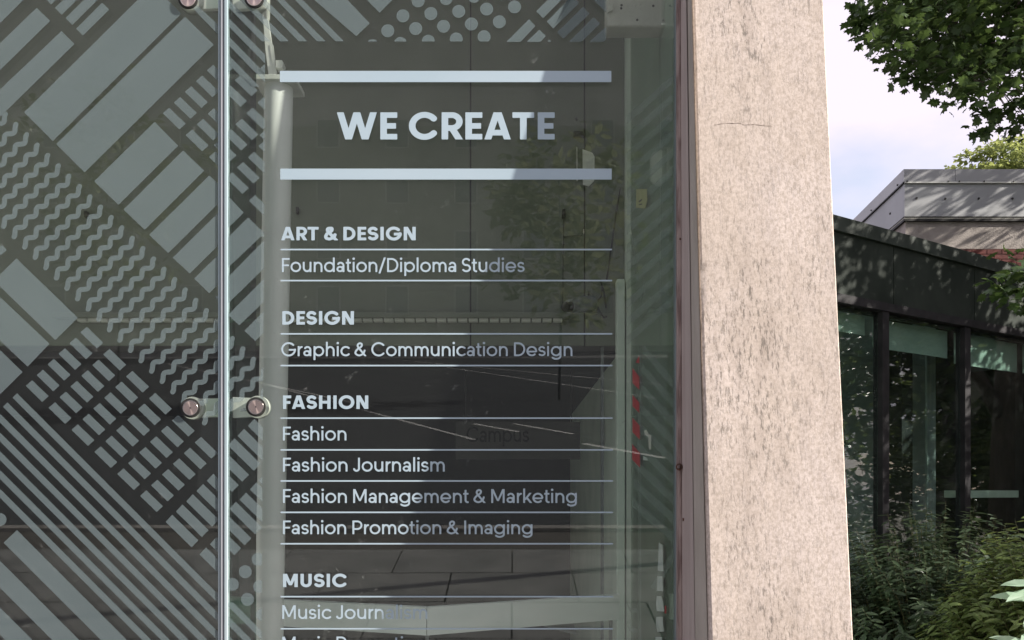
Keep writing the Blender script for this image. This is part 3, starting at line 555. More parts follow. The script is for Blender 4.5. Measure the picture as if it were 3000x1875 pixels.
# ---- rules and lettering
def rule(x0, x1, y0, y1): vshape([[(x0, y0), (x1, y0), (x1, y1), (x0, y1)]], gl_r, 'white_rule', m_white)
rule(820, 1791, 207.5, 240.5); rule(821, 1792, 494, 526)
for y in (731, 822, 978, 1071, 1225, 1318, 1409, 1501, 1593, 1748, 1842): rule(822, 1793+(y-731)/300, y-2.2, y+2.2)
GL = {"BW":[1370,15,[[[286,0],[281,9],[266,61],[13,984],[12,999],[229,1000],[236,996],[386,449],[396,419],[556,996],[564,1000],[781,999],[789,979],[941,424],[944,419],[946,421],[969,504],[1104,996],[1111,1000],[1324,1000],[1330,996],[1056,1],[831,2],[674,574],[669,580],[509,2]]]],"BE":[690,90,[[[4,0],[0,6],[1,998],[556,1000],[560,994],[560,799],[554,795],[221,795],[218,789],[218,701],[218,609],[221,603],[519,601],[519,399],[219,396],[218,211],[219,207],[224,205],[558,204],[560,4],[554,0]]]],"BC":[1035,45,[[[484,-14],[411,-5],[361,8],[290,36],[234,68],[184,105],[139,148],[109,183],[76,231],[41,299],[23,346],[8,409],[0,469],[0,531],[8,591],[23,654],[41,701],[76,769],[120,831],[184,895],[234,932],[291,964],[379,997],[459,1012],[541,1015],[591,1010],[661,994],[746,961],[776,944],[834,905],[888,856],[916,822],[927,784],[927,754],[919,726],[902,699],[886,683],[854,666],[826,660],[786,665],[749,683],[692,739],[651,764],[629,774],[584,789],[554,795],[526,798],[476,795],[436,787],[401,774],[361,754],[336,737],[276,677],[261,654],[238,609],[225,566],[218,514],[223,446],[238,391],[261,346],[288,309],[336,263],[384,233],[436,213],[476,205],[526,202],[584,211],[629,226],[669,246],[706,273],[749,317],[784,334],[809,340],[841,337],[871,327],[902,301],[919,274],[927,246],[928,219],[917,179],[869,125],[804,73],[745,39],[661,6],[571,-12]]]],"BR":[785,90,[[[4,0],[0,6],[2,999],[116,1002],[374,1002],[419,995],[471,979],[514,959],[547,939],[589,905],[634,852],[662,804],[682,751],[692,701],[695,641],[687,586],[665,521],[644,481],[602,426],[567,394],[506,351],[704,6],[705,1],[456,1],[277,311],[271,315],[224,315],[219,314],[218,309],[216,2]],[[219,526],[346,525],[366,528],[411,543],[436,560],[451,575],[469,601],[477,619],[482,641],[482,676],[469,716],[441,752],[406,777],[366,790],[346,792],[219,791]]]],"BA":[930,15,[[[16,0],[14,4],[16,11],[316,999],[584,999],[689,658],[886,1],[661,1],[617,144],[611,147],[291,148],[283,144],[239,1]],[[349,354],[551,354],[475,611],[454,681],[451,688],[448,686],[348,359]]]],"BT":[770,25,[[[254,0],[250,6],[250,791],[244,795],[2,796],[0,996],[6,1000],[466,1000],[718,999],[720,799],[714,795],[471,793],[470,4],[464,0]]]],"BD":[925,90,[[[114,-5],[104,0],[6,0],[0,4],[1,998],[104,1000],[116,1005],[304,1005],[359,1000],[421,987],[479,967],[544,934],[579,911],[624,875],[654,845],[707,776],[747,701],[764,654],[777,604],[788,531],[785,439],[764,346],[747,299],[724,254],[680,186],[624,125],[582,91],[544,66],[479,33],[421,13],[339,-2],[304,-5]],[[219,211],[319,210],[361,218],[409,236],[436,251],[476,280],[502,306],[534,351],[552,386],[567,436],[575,494],[572,536],[564,576],[549,619],[527,661],[490,706],[462,731],[424,757],[361,782],[316,790],[219,788]]]],"BS":[789,40,[[[319,-7],[259,3],[199,23],[146,51],[105,81],[66,120],[52,141],[46,161],[43,204],[48,226],[58,246],[74,267],[106,289],[131,297],[171,297],[196,289],[214,279],[228,269],[250,244],[286,223],[339,210],[386,213],[429,226],[451,238],[469,253],[479,266],[489,289],[490,314],[487,324],[479,339],[464,356],[444,372],[416,384],[389,392],[371,388],[321,388],[254,401],[211,416],[181,431],[129,465],[81,513],[61,541],[41,579],[20,641],[15,676],[15,716],[26,776],[53,841],[95,899],[129,930],[176,962],[211,979],[254,994],[324,1007],[379,1008],[434,1000],[491,982],[529,964],[586,925],[622,889],[647,854],[655,819],[655,804],[644,764],[629,740],[599,716],[564,703],[526,703],[491,716],[468,731],[444,760],[411,779],[369,790],[326,787],[299,779],[279,769],[249,742],[238,724],[233,701],[239,670],[250,651],[269,633],[299,616],[324,609],[341,612],[389,612],[469,597],[536,569],[594,532],[646,480],[684,416],[702,364],[710,296],[699,229],[687,194],[669,159],[632,109],[582,64],[516,26],[451,3],[386,-7]]]],"BI":[398,90,[[[4,0],[0,6],[0,996],[6,1000],[214,1000],[218,994],[217,4],[211,0]]]],"BG":[1115,45,[[[484,-14],[439,-10],[369,6],[314,26],[234,68],[181,108],[140,146],[101,193],[68,244],[41,299],[23,346],[5,424],[0,474],[0,531],[10,604],[31,676],[58,739],[101,807],[138,851],[181,892],[226,927],[284,961],[346,987],[424,1007],[486,1015],[544,1015],[606,1007],[669,992],[741,963],[804,927],[866,877],[905,836],[915,801],[915,764],[912,751],[899,724],[890,711],[875,696],[854,683],[814,673],[781,676],[744,691],[692,739],[646,767],[601,784],[554,795],[501,797],[429,784],[384,767],[341,740],[323,726],[278,679],[261,654],[241,614],[228,576],[218,516],[223,446],[243,381],[261,346],[289,308],[324,273],[361,246],[401,226],[446,211],[501,203],[531,203],[591,213],[629,226],[669,246],[706,273],[742,309],[773,354],[766,358],[522,359],[522,561],[841,563],[869,582],[886,589],[911,595],[929,595],[961,587],[999,563],[1026,562],[1030,559],[1030,361],[1008,354],[989,299],[959,239],[921,183],[891,148],[846,105],[784,61],[751,42],[691,16],[621,-4],[589,-10],[544,-15]]]],"BN":[960,90,[[[4,0],[0,6],[1,998],[266,999],[523,499],[561,430],[563,996],[569,1000],[776,1000],[780,994],[779,2],[514,1],[257,501],[219,570],[217,4],[211,0]]]],"BF":[650,90,[[[4,0],[0,6],[1,998],[536,1000],[540,994],[540,799],[534,795],[476,795],[219,794],[218,589],[219,584],[224,582],[488,581],[489,379],[219,376],[216,2]]]],"BH":[940,90,[[[4,0],[0,6],[1,998],[216,998],[219,604],[536,602],[541,604],[542,609],[544,998],[756,1000],[760,994],[759,2],[544,2],[541,396],[224,398],[219,396],[218,391],[216,2]]]],"BO":[1120,45,[[[484,-14],[439,-10],[379,3],[291,36],[208,86],[140,146],[83,219],[43,294],[31,324],[21,354],[5,424],[0,471],[0,531],[10,604],[18,636],[31,676],[56,735],[101,807],[164,877],[198,906],[254,944],[291,964],[346,987],[401,1002],[456,1012],[546,1014],[591,1010],[651,997],[741,963],[796,932],[834,905],[867,876],[910,831],[962,756],[989,701],[1007,654],[1020,604],[1027,556],[1030,469],[1022,409],[1012,364],[994,311],[976,270],[936,203],[910,169],[866,123],[822,86],[776,56],[744,38],[684,13],[629,-2],[574,-12]],[[498,204],[554,205],[601,216],[646,233],[704,270],[742,309],[779,364],[799,414],[812,486],[810,539],[794,601],[769,654],[742,691],[694,737],[646,767],[584,789],[532,796],[476,795],[429,784],[384,767],[324,727],[278,679],[251,636],[228,579],[218,516],[220,461],[236,399],[261,346],[288,309],[324,273],[366,243],[429,216],[461,208]]]],"BM":[1140,90,[[[4,0],[0,6],[2,999],[261,999],[479,415],[487,426],[699,999],[959,998],[960,729],[958,1],[749,0],[743,4],[741,500],[733,489],[589,160],[581,144],[574,140],[381,141],[227,489],[219,500],[217,4],[211,0]]]],"BU":[900,85,[[[336,-9],[289,-2],[236,13],[179,41],[138,69],[94,110],[71,138],[51,169],[23,226],[8,279],[0,331],[0,996],[6,1000],[216,998],[218,349],[220,329],[228,301],[241,276],[260,251],[279,236],[311,218],[339,210],[359,208],[391,210],[419,218],[444,231],[470,251],[492,281],[510,329],[512,349],[512,994],[516,1000],[724,1000],[730,996],[730,331],[717,256],[699,209],[679,169],[659,139],[618,91],[581,61],[551,41],[511,21],[464,3],[391,-10]]]],"B&":[890,40,[[[294,-9],[261,-4],[191,16],[111,46],[75,66],[48,91],[28,119],[11,156],[-2,206],[-8,251],[-5,306],[8,366],[23,411],[71,509],[113,566],[150,606],[116,674],[106,704],[100,736],[103,806],[111,844],[123,879],[144,915],[174,947],[219,974],[254,987],[316,997],[404,1005],[459,1005],[491,999],[521,989],[555,969],[575,949],[589,926],[604,891],[612,849],[612,794],[602,734],[594,709],[574,664],[559,640],[515,594],[473,559],[472,551],[581,421],[586,425],[601,464],[613,481],[639,504],[669,517],[711,520],[734,514],[760,501],[785,476],[797,456],[804,431],[805,394],[746,221],[895,41],[901,29],[866,0],[649,0],[638,9],[584,72],[544,59],[471,26],[404,1],[354,-10]],[[310,209],[331,208],[366,218],[436,251],[311,403],[286,431],[261,402],[228,336],[213,286],[212,264],[213,244],[218,239],[289,213]],[[333,729],[339,730],[382,769],[389,781],[386,784],[379,782],[331,780],[319,774],[318,756]]]],"RF":[650,90,[[[4,0],[0,6],[0,996],[6,1000],[536,1000],[540,994],[538,876],[311,875],[134,873],[133,546],[139,542],[486,542],[490,536],[490,421],[484,418],[134,416],[132,4],[126,0]]]],"Ro":[824,40,[[[354,-7],[284,3],[214,28],[160,59],[124,88],[93,119],[56,169],[26,229],[5,301],[0,341],[0,389],[13,464],[33,519],[66,577],[95,614],[126,645],[181,684],[244,714],[311,732],[359,738],[390,736],[456,727],[519,707],[586,669],[639,625],[682,571],[719,499],[740,424],[745,366],[735,281],[714,219],[677,151],[632,99],[564,46],[501,16],[434,-2],[386,-7]],[[350,126],[391,125],[451,138],[494,158],[531,185],[564,220],[589,264],[604,304],[612,351],[610,399],[597,449],[579,486],[552,524],[519,555],[489,574],[451,592],[395,604],[351,605],[309,597],[259,577],[219,550],[188,519],[163,484],[141,429],[133,389],[133,341],[141,301],[163,246],[188,211],[219,180],[259,153],[309,133]]]],"Rn":[765,80,[[[4,0],[0,6],[0,724],[4,730],[129,730],[132,724],[133,684],[136,680],[194,712],[229,724],[284,735],[346,732],[416,712],[451,694],[506,652],[534,622],[562,581],[582,541],[600,486],[610,421],[610,186],[609,2],[479,2],[478,421],[464,479],[436,532],[410,561],[386,579],[361,592],[324,602],[286,602],[271,599],[224,579],[185,546],[163,516],[153,496],[138,451],[132,421],[132,4],[126,0]]]],"Rd":[864,40,[[[354,-7],[284,3],[244,16],[194,38],[160,59],[124,88],[93,119],[71,146],[48,181],[26,229],[5,301],[0,341],[0,391],[8,441],[21,489],[46,544],[66,576],[95,614],[126,645],[161,672],[199,694],[274,724],[311,732],[359,738],[434,732],[494,717],[519,707],[559,687],[611,653],[612,811],[614,1038],[739,1040],[745,1036],[745,4],[739,0],[614,1],[612,74],[609,78],[564,46],[501,16],[434,-2],[386,-7]],[[350,126],[391,125],[451,138],[494,158],[531,185],[564,220],[589,264],[604,304],[612,351],[610,399],[597,449],[579,486],[552,524],[519,555],[489,574],[451,592],[395,604],[351,605],[309,597],[259,577],[219,550],[188,519],[163,484],[141,429],[133,389],[133,341],[141,301],[163,246],[188,211],[219,180],[259,153],[309,133]]]],"Ra":[675,40,[[[244,-2],[199,3],[141,21],[96,46],[58,79],[26,124],[8,174],[3,219],[13,276],[33,319],[70,364],[111,394],[154,414],[201,427],[246,432],[286,430],[329,420],[426,421],[427,469],[422,494],[402,539],[372,571],[339,592],[314,600],[281,602],[241,592],[209,572],[162,521],[149,513],[126,508],[99,513],[74,530],[63,546],[58,564],[58,579],[63,604],[93,644],[116,667],[156,697],[191,714],[231,727],[284,735],[324,732],[361,724],[389,714],[424,697],[461,670],[487,644],[517,604],[532,576],[549,529],[560,469],[559,2],[431,0],[428,6],[427,56],[424,59],[386,33],[339,11],[286,0]],[[225,126],[286,128],[316,138],[351,163],[364,181],[372,201],[372,229],[364,249],[351,267],[334,282],[312,294],[289,302],[276,302],[229,305],[186,292],[150,266],[131,231],[131,199],[150,164],[181,141],[204,131]]]],"Rt":[425,20,[[[289,-9],[241,1],[183,31],[143,69],[114,115],[101,151],[95,181],[95,599],[89,602],[4,603],[0,609],[1,723],[89,725],[95,729],[96,938],[219,940],[224,938],[225,934],[226,727],[354,725],[358,724],[360,719],[358,604],[231,602],[225,599],[225,206],[228,186],[241,159],[264,136],[296,123],[339,119],[356,110],[374,91],[385,56],[374,21],[354,1],[326,-10]]]],"Ri":[292,60,[[[24,0],[20,6],[20,726],[26,730],[149,730],[152,724],[152,4],[146,0]],[[69,866],[46,873],[31,883],[14,903],[0,939],[0,961],[13,996],[30,1016],[46,1027],[69,1034],[104,1034],[134,1022],[156,1000],[169,971],[172,941],[162,909],[149,891],[135,879],[101,865]]]],"RI":[312,90,[[[4,0],[0,6],[0,996],[6,1000],[129,1000],[132,994],[132,4],[126,0]]]],"RD":[925,90,[[[66,-2],[4,0],[0,6],[1,998],[71,1002],[319,1002],[379,995],[441,979],[505,954],[554,927],[606,888],[637,861],[667,829],[719,756],[754,684],[780,596],[788,541],[787,456],[780,404],[754,316],[719,244],[667,171],[611,115],[541,66],[469,31],[391,8],[321,-2]],[[134,129],[321,128],[369,135],[414,148],[469,173],[529,215],[570,256],[604,304],[637,371],[652,426],[660,489],[657,544],[644,606],[624,659],[589,719],[551,764],[515,796],[469,827],[439,842],[391,859],[319,872],[134,871]]]],"Rp":[864,80,[[[4,-280],[0,-274],[1,728],[131,729],[133,656],[136,653],[204,697],[274,724],[311,732],[359,738],[434,732],[494,717],[559,687],[607,654],[638,626],[677,579],[711,517],[732,461],[742,404],[745,369],[742,326],[734,279],[714,219],[677,151],[631,98],[564,46],[501,16],[449,1],[416,-5],[356,-7],[311,-2],[266,8],[199,36],[134,77],[132,-276],[126,-280]],[[350,126],[391,125],[451,138],[494,158],[531,185],[564,220],[589,264],[604,304],[612,351],[610,399],[597,449],[579,486],[552,524],[519,555],[489,574],[451,592],[395,604],[351,605],[309,597],[259,577],[219,550],[188,519],[163,484],[141,429],[133,389],[133,341],[141,301],[163,246],[188,211],[219,180],[259,153],[309,133]]]],"Rl":[292,80,[[[4,0],[0,6],[0,1036],[6,1040],[129,1040],[132,1034],[132,4],[126,0]]]],"Rm":[1135,80,[[[4,0],[0,6],[0,724],[4,730],[129,730],[132,726],[133,694],[136,690],[186,717],[239,732],[296,735],[329,730],[364,719],[401,702],[451,665],[489,624],[495,626],[529,665],[579,702],[616,719],[664,732],[684,735],[741,732],[794,717],[841,692],[864,675],[900,639],[934,589],[964,519],[975,474],[980,431],[979,2],[849,2],[848,181],[847,434],[842,466],[829,504],[817,529],[795,559],[764,584],[739,597],[716,602],[686,602],[659,594],[624,572],[596,542],[576,506],[560,456],[555,411],[555,4],[549,0],[427,1],[425,411],[414,479],[402,511],[384,541],[372,556],[345,581],[321,594],[294,602],[251,600],[208,579],[175,546],[151,504],[135,451],[132,431],[132,4],[126,0]]]],"RS":[726,40,[[[291,-7],[224,6],[176,23],[131,48],[101,70],[68,104],[44,136],[45,169],[56,194],[71,210],[83,216],[104,222],[116,222],[151,212],[174,183],[191,168],[216,151],[244,138],[296,125],[349,125],[379,131],[415,144],[450,164],[477,189],[497,216],[512,261],[512,301],[507,324],[492,354],[471,380],[451,397],[419,417],[361,435],[331,430],[299,430],[231,443],[201,453],[161,473],[119,503],[76,545],[38,609],[20,664],[15,696],[15,736],[23,784],[31,811],[53,859],[93,911],[124,940],[174,972],[236,997],[294,1007],[344,1008],[399,999],[451,982],[486,964],[534,930],[560,904],[589,864],[590,839],[579,809],[569,795],[549,783],[531,778],[516,778],[481,790],[444,832],[421,849],[374,869],[346,875],[301,875],[256,864],[234,854],[204,835],[174,802],[158,774],[148,736],[148,706],[158,664],[169,643],[198,609],[226,588],[251,576],[286,565],[314,570],[349,570],[421,557],[489,529],[544,492],[582,454],[619,396],[632,366],[642,324],[645,256],[634,204],[612,151],[582,109],[559,83],[530,59],[469,23],[414,3],[351,-7]]]],"Re":[824,40,[[[354,-7],[311,-2],[266,8],[214,28],[169,53],[124,88],[80,134],[56,169],[31,216],[13,266],[3,316],[0,344],[3,414],[13,464],[33,519],[56,561],[81,597],[124,642],[160,671],[199,694],[244,714],[286,727],[354,737],[389,737],[446,730],[486,719],[541,697],[586,669],[626,637],[657,604],[687,564],[714,512],[724,485],[740,421],[745,359],[716,328],[698,316],[697,279],[694,275],[152,274],[171,233],[188,211],[219,180],[264,151],[321,130],[354,125],[386,125],[444,136],[494,158],[519,175],[551,204],[574,207],[589,207],[606,202],[627,189],[636,177],[647,146],[644,111],[609,78],[571,51],[514,21],[469,6],[416,-5]],[[137,396],[606,395],[610,399],[607,414],[594,457],[564,509],[540,536],[494,572],[464,587],[421,600],[389,605],[354,605],[321,600],[286,589],[259,577],[230,559],[186,517],[153,464],[138,419]]]],"Rs":[582,35,[[[226,1],[184,8],[141,21],[96,43],[69,63],[36,96],[33,134],[46,164],[55,174],[74,184],[106,187],[131,179],[164,151],[204,133],[234,128],[281,128],[306,133],[349,151],[377,176],[389,196],[392,209],[389,234],[367,266],[331,289],[289,302],[256,298],[206,303],[184,308],[129,331],[91,355],[59,388],[43,409],[28,439],[15,481],[13,531],[18,561],[38,611],[63,646],[108,686],[139,704],[201,725],[234,730],[291,728],[356,712],[391,694],[430,666],[457,636],[472,614],[475,591],[464,559],[446,540],[434,533],[399,530],[366,545],[341,575],[314,592],[279,602],[234,602],[211,597],[184,584],[154,557],[140,526],[140,504],[146,486],[166,458],[201,436],[229,428],[256,432],[291,430],[344,419],[404,394],[440,371],[475,336],[499,299],[515,256],[520,204],[514,171],[492,119],[470,89],[434,56],[394,31],[341,11],[284,0]]]],"RG":[1115,45,[[[484,-14],[439,-10],[369,6],[314,26],[234,68],[181,108],[140,146],[101,193],[68,244],[43,294],[23,346],[5,424],[0,474],[0,531],[10,604],[28,669],[57,736],[76,769],[120,831],[164,877],[226,927],[284,961],[346,987],[401,1002],[456,1012],[541,1015],[591,1010],[651,997],[704,979],[744,962],[805,926],[866,877],[906,834],[903,826],[905,811],[902,794],[892,774],[879,760],[854,748],[836,745],[819,749],[809,746],[769,787],[719,824],[661,854],[626,867],[544,882],[484,882],[424,872],[364,852],[319,829],[278,801],[218,741],[178,681],[153,626],[140,579],[133,529],[132,471],[148,389],[181,314],[206,274],[228,246],[261,213],[289,191],[324,168],[381,141],[461,120],[541,118],[594,125],[666,148],[719,176],[771,215],[816,263],[859,331],[882,391],[881,396],[876,398],[524,398],[520,404],[522,521],[906,523],[936,544],[954,550],[971,550],[996,542],[1018,524],[1030,519],[1030,401],[1018,394],[1007,346],[989,299],[959,239],[942,211],[907,166],[870,126],[822,86],[784,61],[751,42],[691,16],[621,-4],[589,-10],[544,-15]]]],"Rr":[430,80,[[[4,0],[0,6],[0,726],[6,730],[129,730],[132,724],[133,674],[136,671],[179,699],[216,717],[261,730],[284,732],[294,732],[319,722],[337,704],[347,679],[347,654],[342,639],[335,626],[319,611],[249,587],[201,552],[163,499],[151,471],[138,429],[132,394],[132,4],[126,0]]]],"Rh":[765,80,[[[4,0],[0,6],[2,1039],[126,1040],[132,1036],[134,680],[199,714],[249,729],[284,735],[346,732],[411,714],[475,679],[507,651],[532,624],[562,581],[579,546],[600,486],[610,421],[608,1],[479,2],[478,421],[469,464],[457,496],[437,531],[395,574],[361,592],[339,599],[289,602],[249,592],[224,579],[201,562],[163,516],[141,464],[132,421],[132,4],[126,0]]]],"Rc":[724,40,[[[351,-7],[311,-2],[266,8],[236,18],[194,38],[160,59],[124,88],[93,119],[66,154],[46,186],[26,229],[13,266],[3,316],[0,391],[8,441],[18,481],[33,519],[66,576],[93,611],[139,655],[194,692],[236,712],[266,722],[326,735],[356,738],[416,735],[486,719],[559,687],[587,669],[629,635],[644,619],[648,596],[647,571],[632,544],[616,531],[596,523],[569,523],[551,526],[544,532],[506,564],[444,594],[389,605],[354,605],[321,600],[264,579],[219,550],[178,506],[161,479],[143,439],[133,389],[132,344],[143,291],[151,271],[163,246],[188,211],[219,180],[259,153],[286,141],[334,128],[356,125],[409,128],[444,136],[469,146],[507,166],[551,204],[571,208],[596,207],[616,199],[632,186],[644,167],[648,154],[644,111],[609,78],[559,43],[501,16],[449,1],[389,-7]]]],"RC":[1035,45,[[[484,-14],[439,-10],[379,3],[286,38],[234,68],[184,105],[138,149],[101,193],[68,244],[41,299],[23,346],[8,409],[0,469],[0,529],[8,591],[18,636],[41,701],[68,756],[101,807],[139,852],[184,895],[234,932],[290,964],[361,992],[439,1010],[489,1015],[544,1015],[591,1010],[661,994],[744,962],[822,914],[890,854],[918,819],[915,811],[917,791],[912,771],[891,745],[874,736],[841,732],[819,737],[754,800],[701,834],[661,854],[626,867],[546,882],[461,880],[404,867],[369,854],[324,832],[288,809],[261,787],[228,754],[183,691],[161,646],[143,594],[133,531],[133,469],[143,406],[161,354],[191,296],[228,246],[261,213],[288,191],[346,156],[404,133],[461,120],[486,118],[566,120],[649,141],[711,171],[769,213],[819,263],[839,267],[866,267],[890,256],[909,234],[917,209],[917,179],[889,145],[849,108],[776,56],[691,16],[631,-2],[544,-15]]]],"R&":[890,40,[[[286,-9],[229,3],[189,18],[129,48],[71,88],[45,111],[21,144],[3,179],[-10,226],[-12,269],[-7,304],[3,341],[23,384],[54,432],[100,491],[159,552],[206,591],[204,599],[190,616],[189,626],[158,684],[145,726],[143,779],[148,814],[161,854],[181,891],[209,925],[259,964],[309,989],[351,1000],[389,1000],[429,992],[489,967],[514,950],[547,914],[562,881],[570,839],[570,799],[559,739],[542,694],[518,659],[471,613],[406,562],[405,556],[591,319],[599,331],[636,436],[651,460],[669,472],[684,477],[706,477],[734,467],[751,450],[762,421],[762,396],[717,269],[686,199],[831,11],[816,0],[674,1],[600,94],[594,97],[524,53],[439,13],[401,1],[351,-10]],[[312,121],[344,123],[396,138],[476,178],[506,198],[511,206],[304,471],[291,486],[281,482],[255,461],[193,396],[138,319],[123,284],[120,251],[126,229],[136,208],[174,176],[234,143],[264,131]],[[318,669],[326,668],[364,695],[415,741],[427,759],[437,801],[437,836],[434,844],[424,852],[394,864],[361,867],[336,857],[298,826],[283,804],[275,774],[276,746],[293,709]]]],"Rg":[864,40,[[[349,-259],[279,-250],[209,-229],[151,-202],[110,-174],[83,-149],[73,-131],[68,-111],[71,-86],[85,-61],[114,-43],[146,-41],[166,-48],[216,-87],[251,-104],[329,-125],[414,-127],[484,-114],[544,-89],[569,-72],[597,-44],[607,-26],[612,-6],[612,76],[606,77],[564,46],[501,16],[434,-2],[384,-8],[329,-5],[266,8],[218,26],[161,58],[123,89],[73,144],[48,181],[26,229],[8,289],[0,344],[3,411],[18,476],[31,514],[48,549],[96,615],[126,645],[161,672],[204,697],[244,714],[274,724],[329,735],[384,738],[434,732],[494,717],[519,707],[559,687],[609,653],[612,656],[614,729],[739,730],[745,726],[745,-1],[740,-41],[727,-81],[701,-125],[661,-167],[621,-197],[575,-221],[526,-239],[459,-255],[411,-260]],[[350,126],[391,125],[451,138],[494,158],[531,185],[564,220],[589,264],[604,304],[612,351],[610,399],[597,449],[579,486],[552,524],[519,555],[489,574],[451,592],[395,604],[351,605],[309,597],[259,577],[219,550],[188,519],[163,484],[141,429],[133,389],[133,341],[141,301],[163,246],[188,211],[219,180],[259,153],[309,133]]]],"RM":[1100,90,[[[4,0],[0,6],[0,994],[4,1000],[159,998],[459,287],[462,289],[482,334],[761,998],[918,999],[920,441],[920,4],[914,0],[791,0],[788,6],[786,707],[781,702],[527,154],[521,143],[514,140],[406,140],[398,144],[139,702],[134,707],[132,4],[126,0]]]],"Rk":[675,80,[[[4,0],[0,6],[1,1038],[126,1040],[132,1036],[134,353],[139,355],[161,386],[141,419],[184,420],[190,424],[413,724],[421,730],[436,730],[574,730],[579,726],[329,386],[616,10],[619,1],[456,1],[246,275],[240,271],[201,221],[139,220],[133,216],[131,2]]]],"RP":[820,90,[[[4,0],[0,6],[1,998],[71,1002],[356,1002],[401,997],[474,977],[506,962],[545,939],[589,902],[634,850],[657,811],[682,746],[692,689],[692,631],[687,596],[672,541],[647,489],[617,446],[569,398],[519,363],[459,336],[411,323],[346,315],[134,314],[132,4],[126,0]],[[134,446],[369,445],[406,453],[434,463],[466,481],[491,500],[517,526],[542,564],[557,601],[565,644],[562,694],[549,739],[526,780],[499,810],[474,832],[434,854],[399,867],[371,872],[339,875],[134,874]]]],"RJ":[580,30,[[[214,-9],[194,-7],[144,8],[86,43],[53,76],[31,109],[13,146],[5,179],[11,204],[29,230],[56,244],[81,245],[97,241],[119,227],[129,214],[141,184],[158,156],[184,136],[206,126],[246,122],[271,128],[304,148],[324,174],[334,196],[338,214],[338,801],[339,998],[464,1000],[470,996],[470,209],[467,186],[457,146],[437,104],[417,76],[382,41],[356,23],[306,1],[256,-10]]]],"Ru":[765,75,[[[281,-4],[249,1],[199,16],[159,36],[134,53],[98,84],[69,118],[48,149],[23,201],[5,266],[0,309],[1,728],[126,730],[132,726],[133,306],[141,266],[163,214],[201,168],[224,151],[249,138],[286,128],[321,128],[366,141],[409,168],[436,198],[459,239],[475,291],[478,309],[478,726],[484,730],[608,729],[609,2],[481,0],[478,6],[477,46],[474,50],[416,18],[381,6],[326,-5]]]],"R/":[520,10,[[[-6,-99],[-7,-91],[368,1034],[376,1040],[506,1039],[507,1031],[132,-94],[124,-100]]]]}
def lettering(txt, x0, x1, ytop, ybase, bold, par, mat=None, y=YV, sub='lettering'):
    """one printed line: cap height and width as measured on the sign"""
    pen = 0; gl = []; k = 'B' if bold else 'R'
    for ch in txt:
        if ch == ' ': pen += 300 if bold else 270; continue
        adv, lb, loops = GL[k+ch]
        gl.append((pen+lb, loops)); pen += adv
    mnx = gl[0][0]; mxx = max(o+max(p[0] for l in lp for p in l) for o, lp in gl)
    d = (DG+y)/F; Sy = (ybase-ytop)*d/1000; Sx = (x1-x0)*d/(mxx-mnx)
    o = P(x0, ybase, y); w0 = world_of(par); V = []; Fc = []
    for off, loops in gl:
        cu = bpy.data.curves.new(sub, 'CURVE'); cu.dimensions = '2D'; cu.fill_mode = 'BOTH'
        for q in loops:
            s = cu.splines.new('POLY'); s.points.add(len(q)-1); s.use_cyclic_u = True
            for bp, p in zip(s.points, q): bp.co = (p[0]*.01, p[1]*.01, 0, 1)
        tmp = bpy.data.objects.new('tmp', cu); me = tmp.to_mesh(); n = len(V)
        for v in me.vertices: V.append((o.x+(v.co.x*100+off-mnx)*Sx-w0.x, y-w0.y, o.z+v.co.y*100*Sy-w0.z))
        for f in me.polygons: Fc.append(tuple(n+i for i in f.vertices))
        tmp.to_mesh_clear(); bpy.data.objects.remove(tmp); bpy.data.curves.remove(cu)
    me = bpy.data.meshes.new(sub); me.from_pydata(V, [], Fc); me.materials.append(mat or m_white)
    ob = bpy.data.objects.new(sub, me); COL.objects.link(ob); ob.parent = par
    return ob
for (t, x0, x1, yt, yb, bd) in (
    ('WE CREATE', 986, 1625, 329, 408.5, 1), ('ART & DESIGN', 823, 1218, 664.5, 704, 1), ('Foundation/Diploma Studies', 826, 1537, 756, 797, 0),
    ('DESIGN', 827, 1037, 911.5, 951, 1), ('Graphic & Communication Design', 824, 1677, 1003, 1043.5, 0), ('FASHION', 829, 1079, 1158.5, 1198, 1),
    ('Fashion', 829, 1015, 1250, 1290.5, 0), ('Fashion Journalism', 829, 1303, 1341, 1381.5, 0), ('Fashion Management & Marketing', 829, 1690, 1433, 1473.5, 0),
    ('Fashion Promotion & Imaging', 829, 1560, 1525, 1565, 0), ('MUSIC', 829, 1015, 1681, 1720, 1), ('Music Journalism', 827, 1252, 1773, 1813.5, 0), ('Music Promotion', 827, 1248, 1865, 1905.5, 0)):
    o = lettering(t, x0, x1, yt, yb, bd, gl_r); o['label'] = 'white lettering reading '+t
lettering('Campus', 1367, 1550, 1250, 1295, 0, sg, m_letter, 1.898)
# ---- the joint
jt = thing('glass_joint', 'bright upright joint where the two window panes meet', 'joint', (P(654, 0).x, 0, 0))
for (a, c, mt, yy) in ((640, 644.5, m_edge, -.003), (644.6, 649, m_gask, -.001), (649.1, 656, m_edge2, -.006), (656.1, 660, m_gask, -.0015), (660.1, 668, m_edge, -.008)):
    MB().box((P(a, 0).x, yy, .02), (P(c, 0).x, .013, ZT-.02)).build('edge_strip' if mt is m_edge else 'seal', mt, jt, bevel=.0006)
fn = thing('glass_fin', 'dark green glass fin behind the pane joint, set at right angles', 'glass fin', (P(656, 0).x, .2, 0))
MB().box((P(656, 0).x-.008, .02, .02), (P(656, 0).x+.008, .262, ZT-.02)).build('fin_blade', m_fin, fn)
MB().box((P(656, 0).x-.0085, .2625, .02), (P(656, 0).x+.0085, .268, ZT-.02)).build('fin_edge', m_fin, fn)
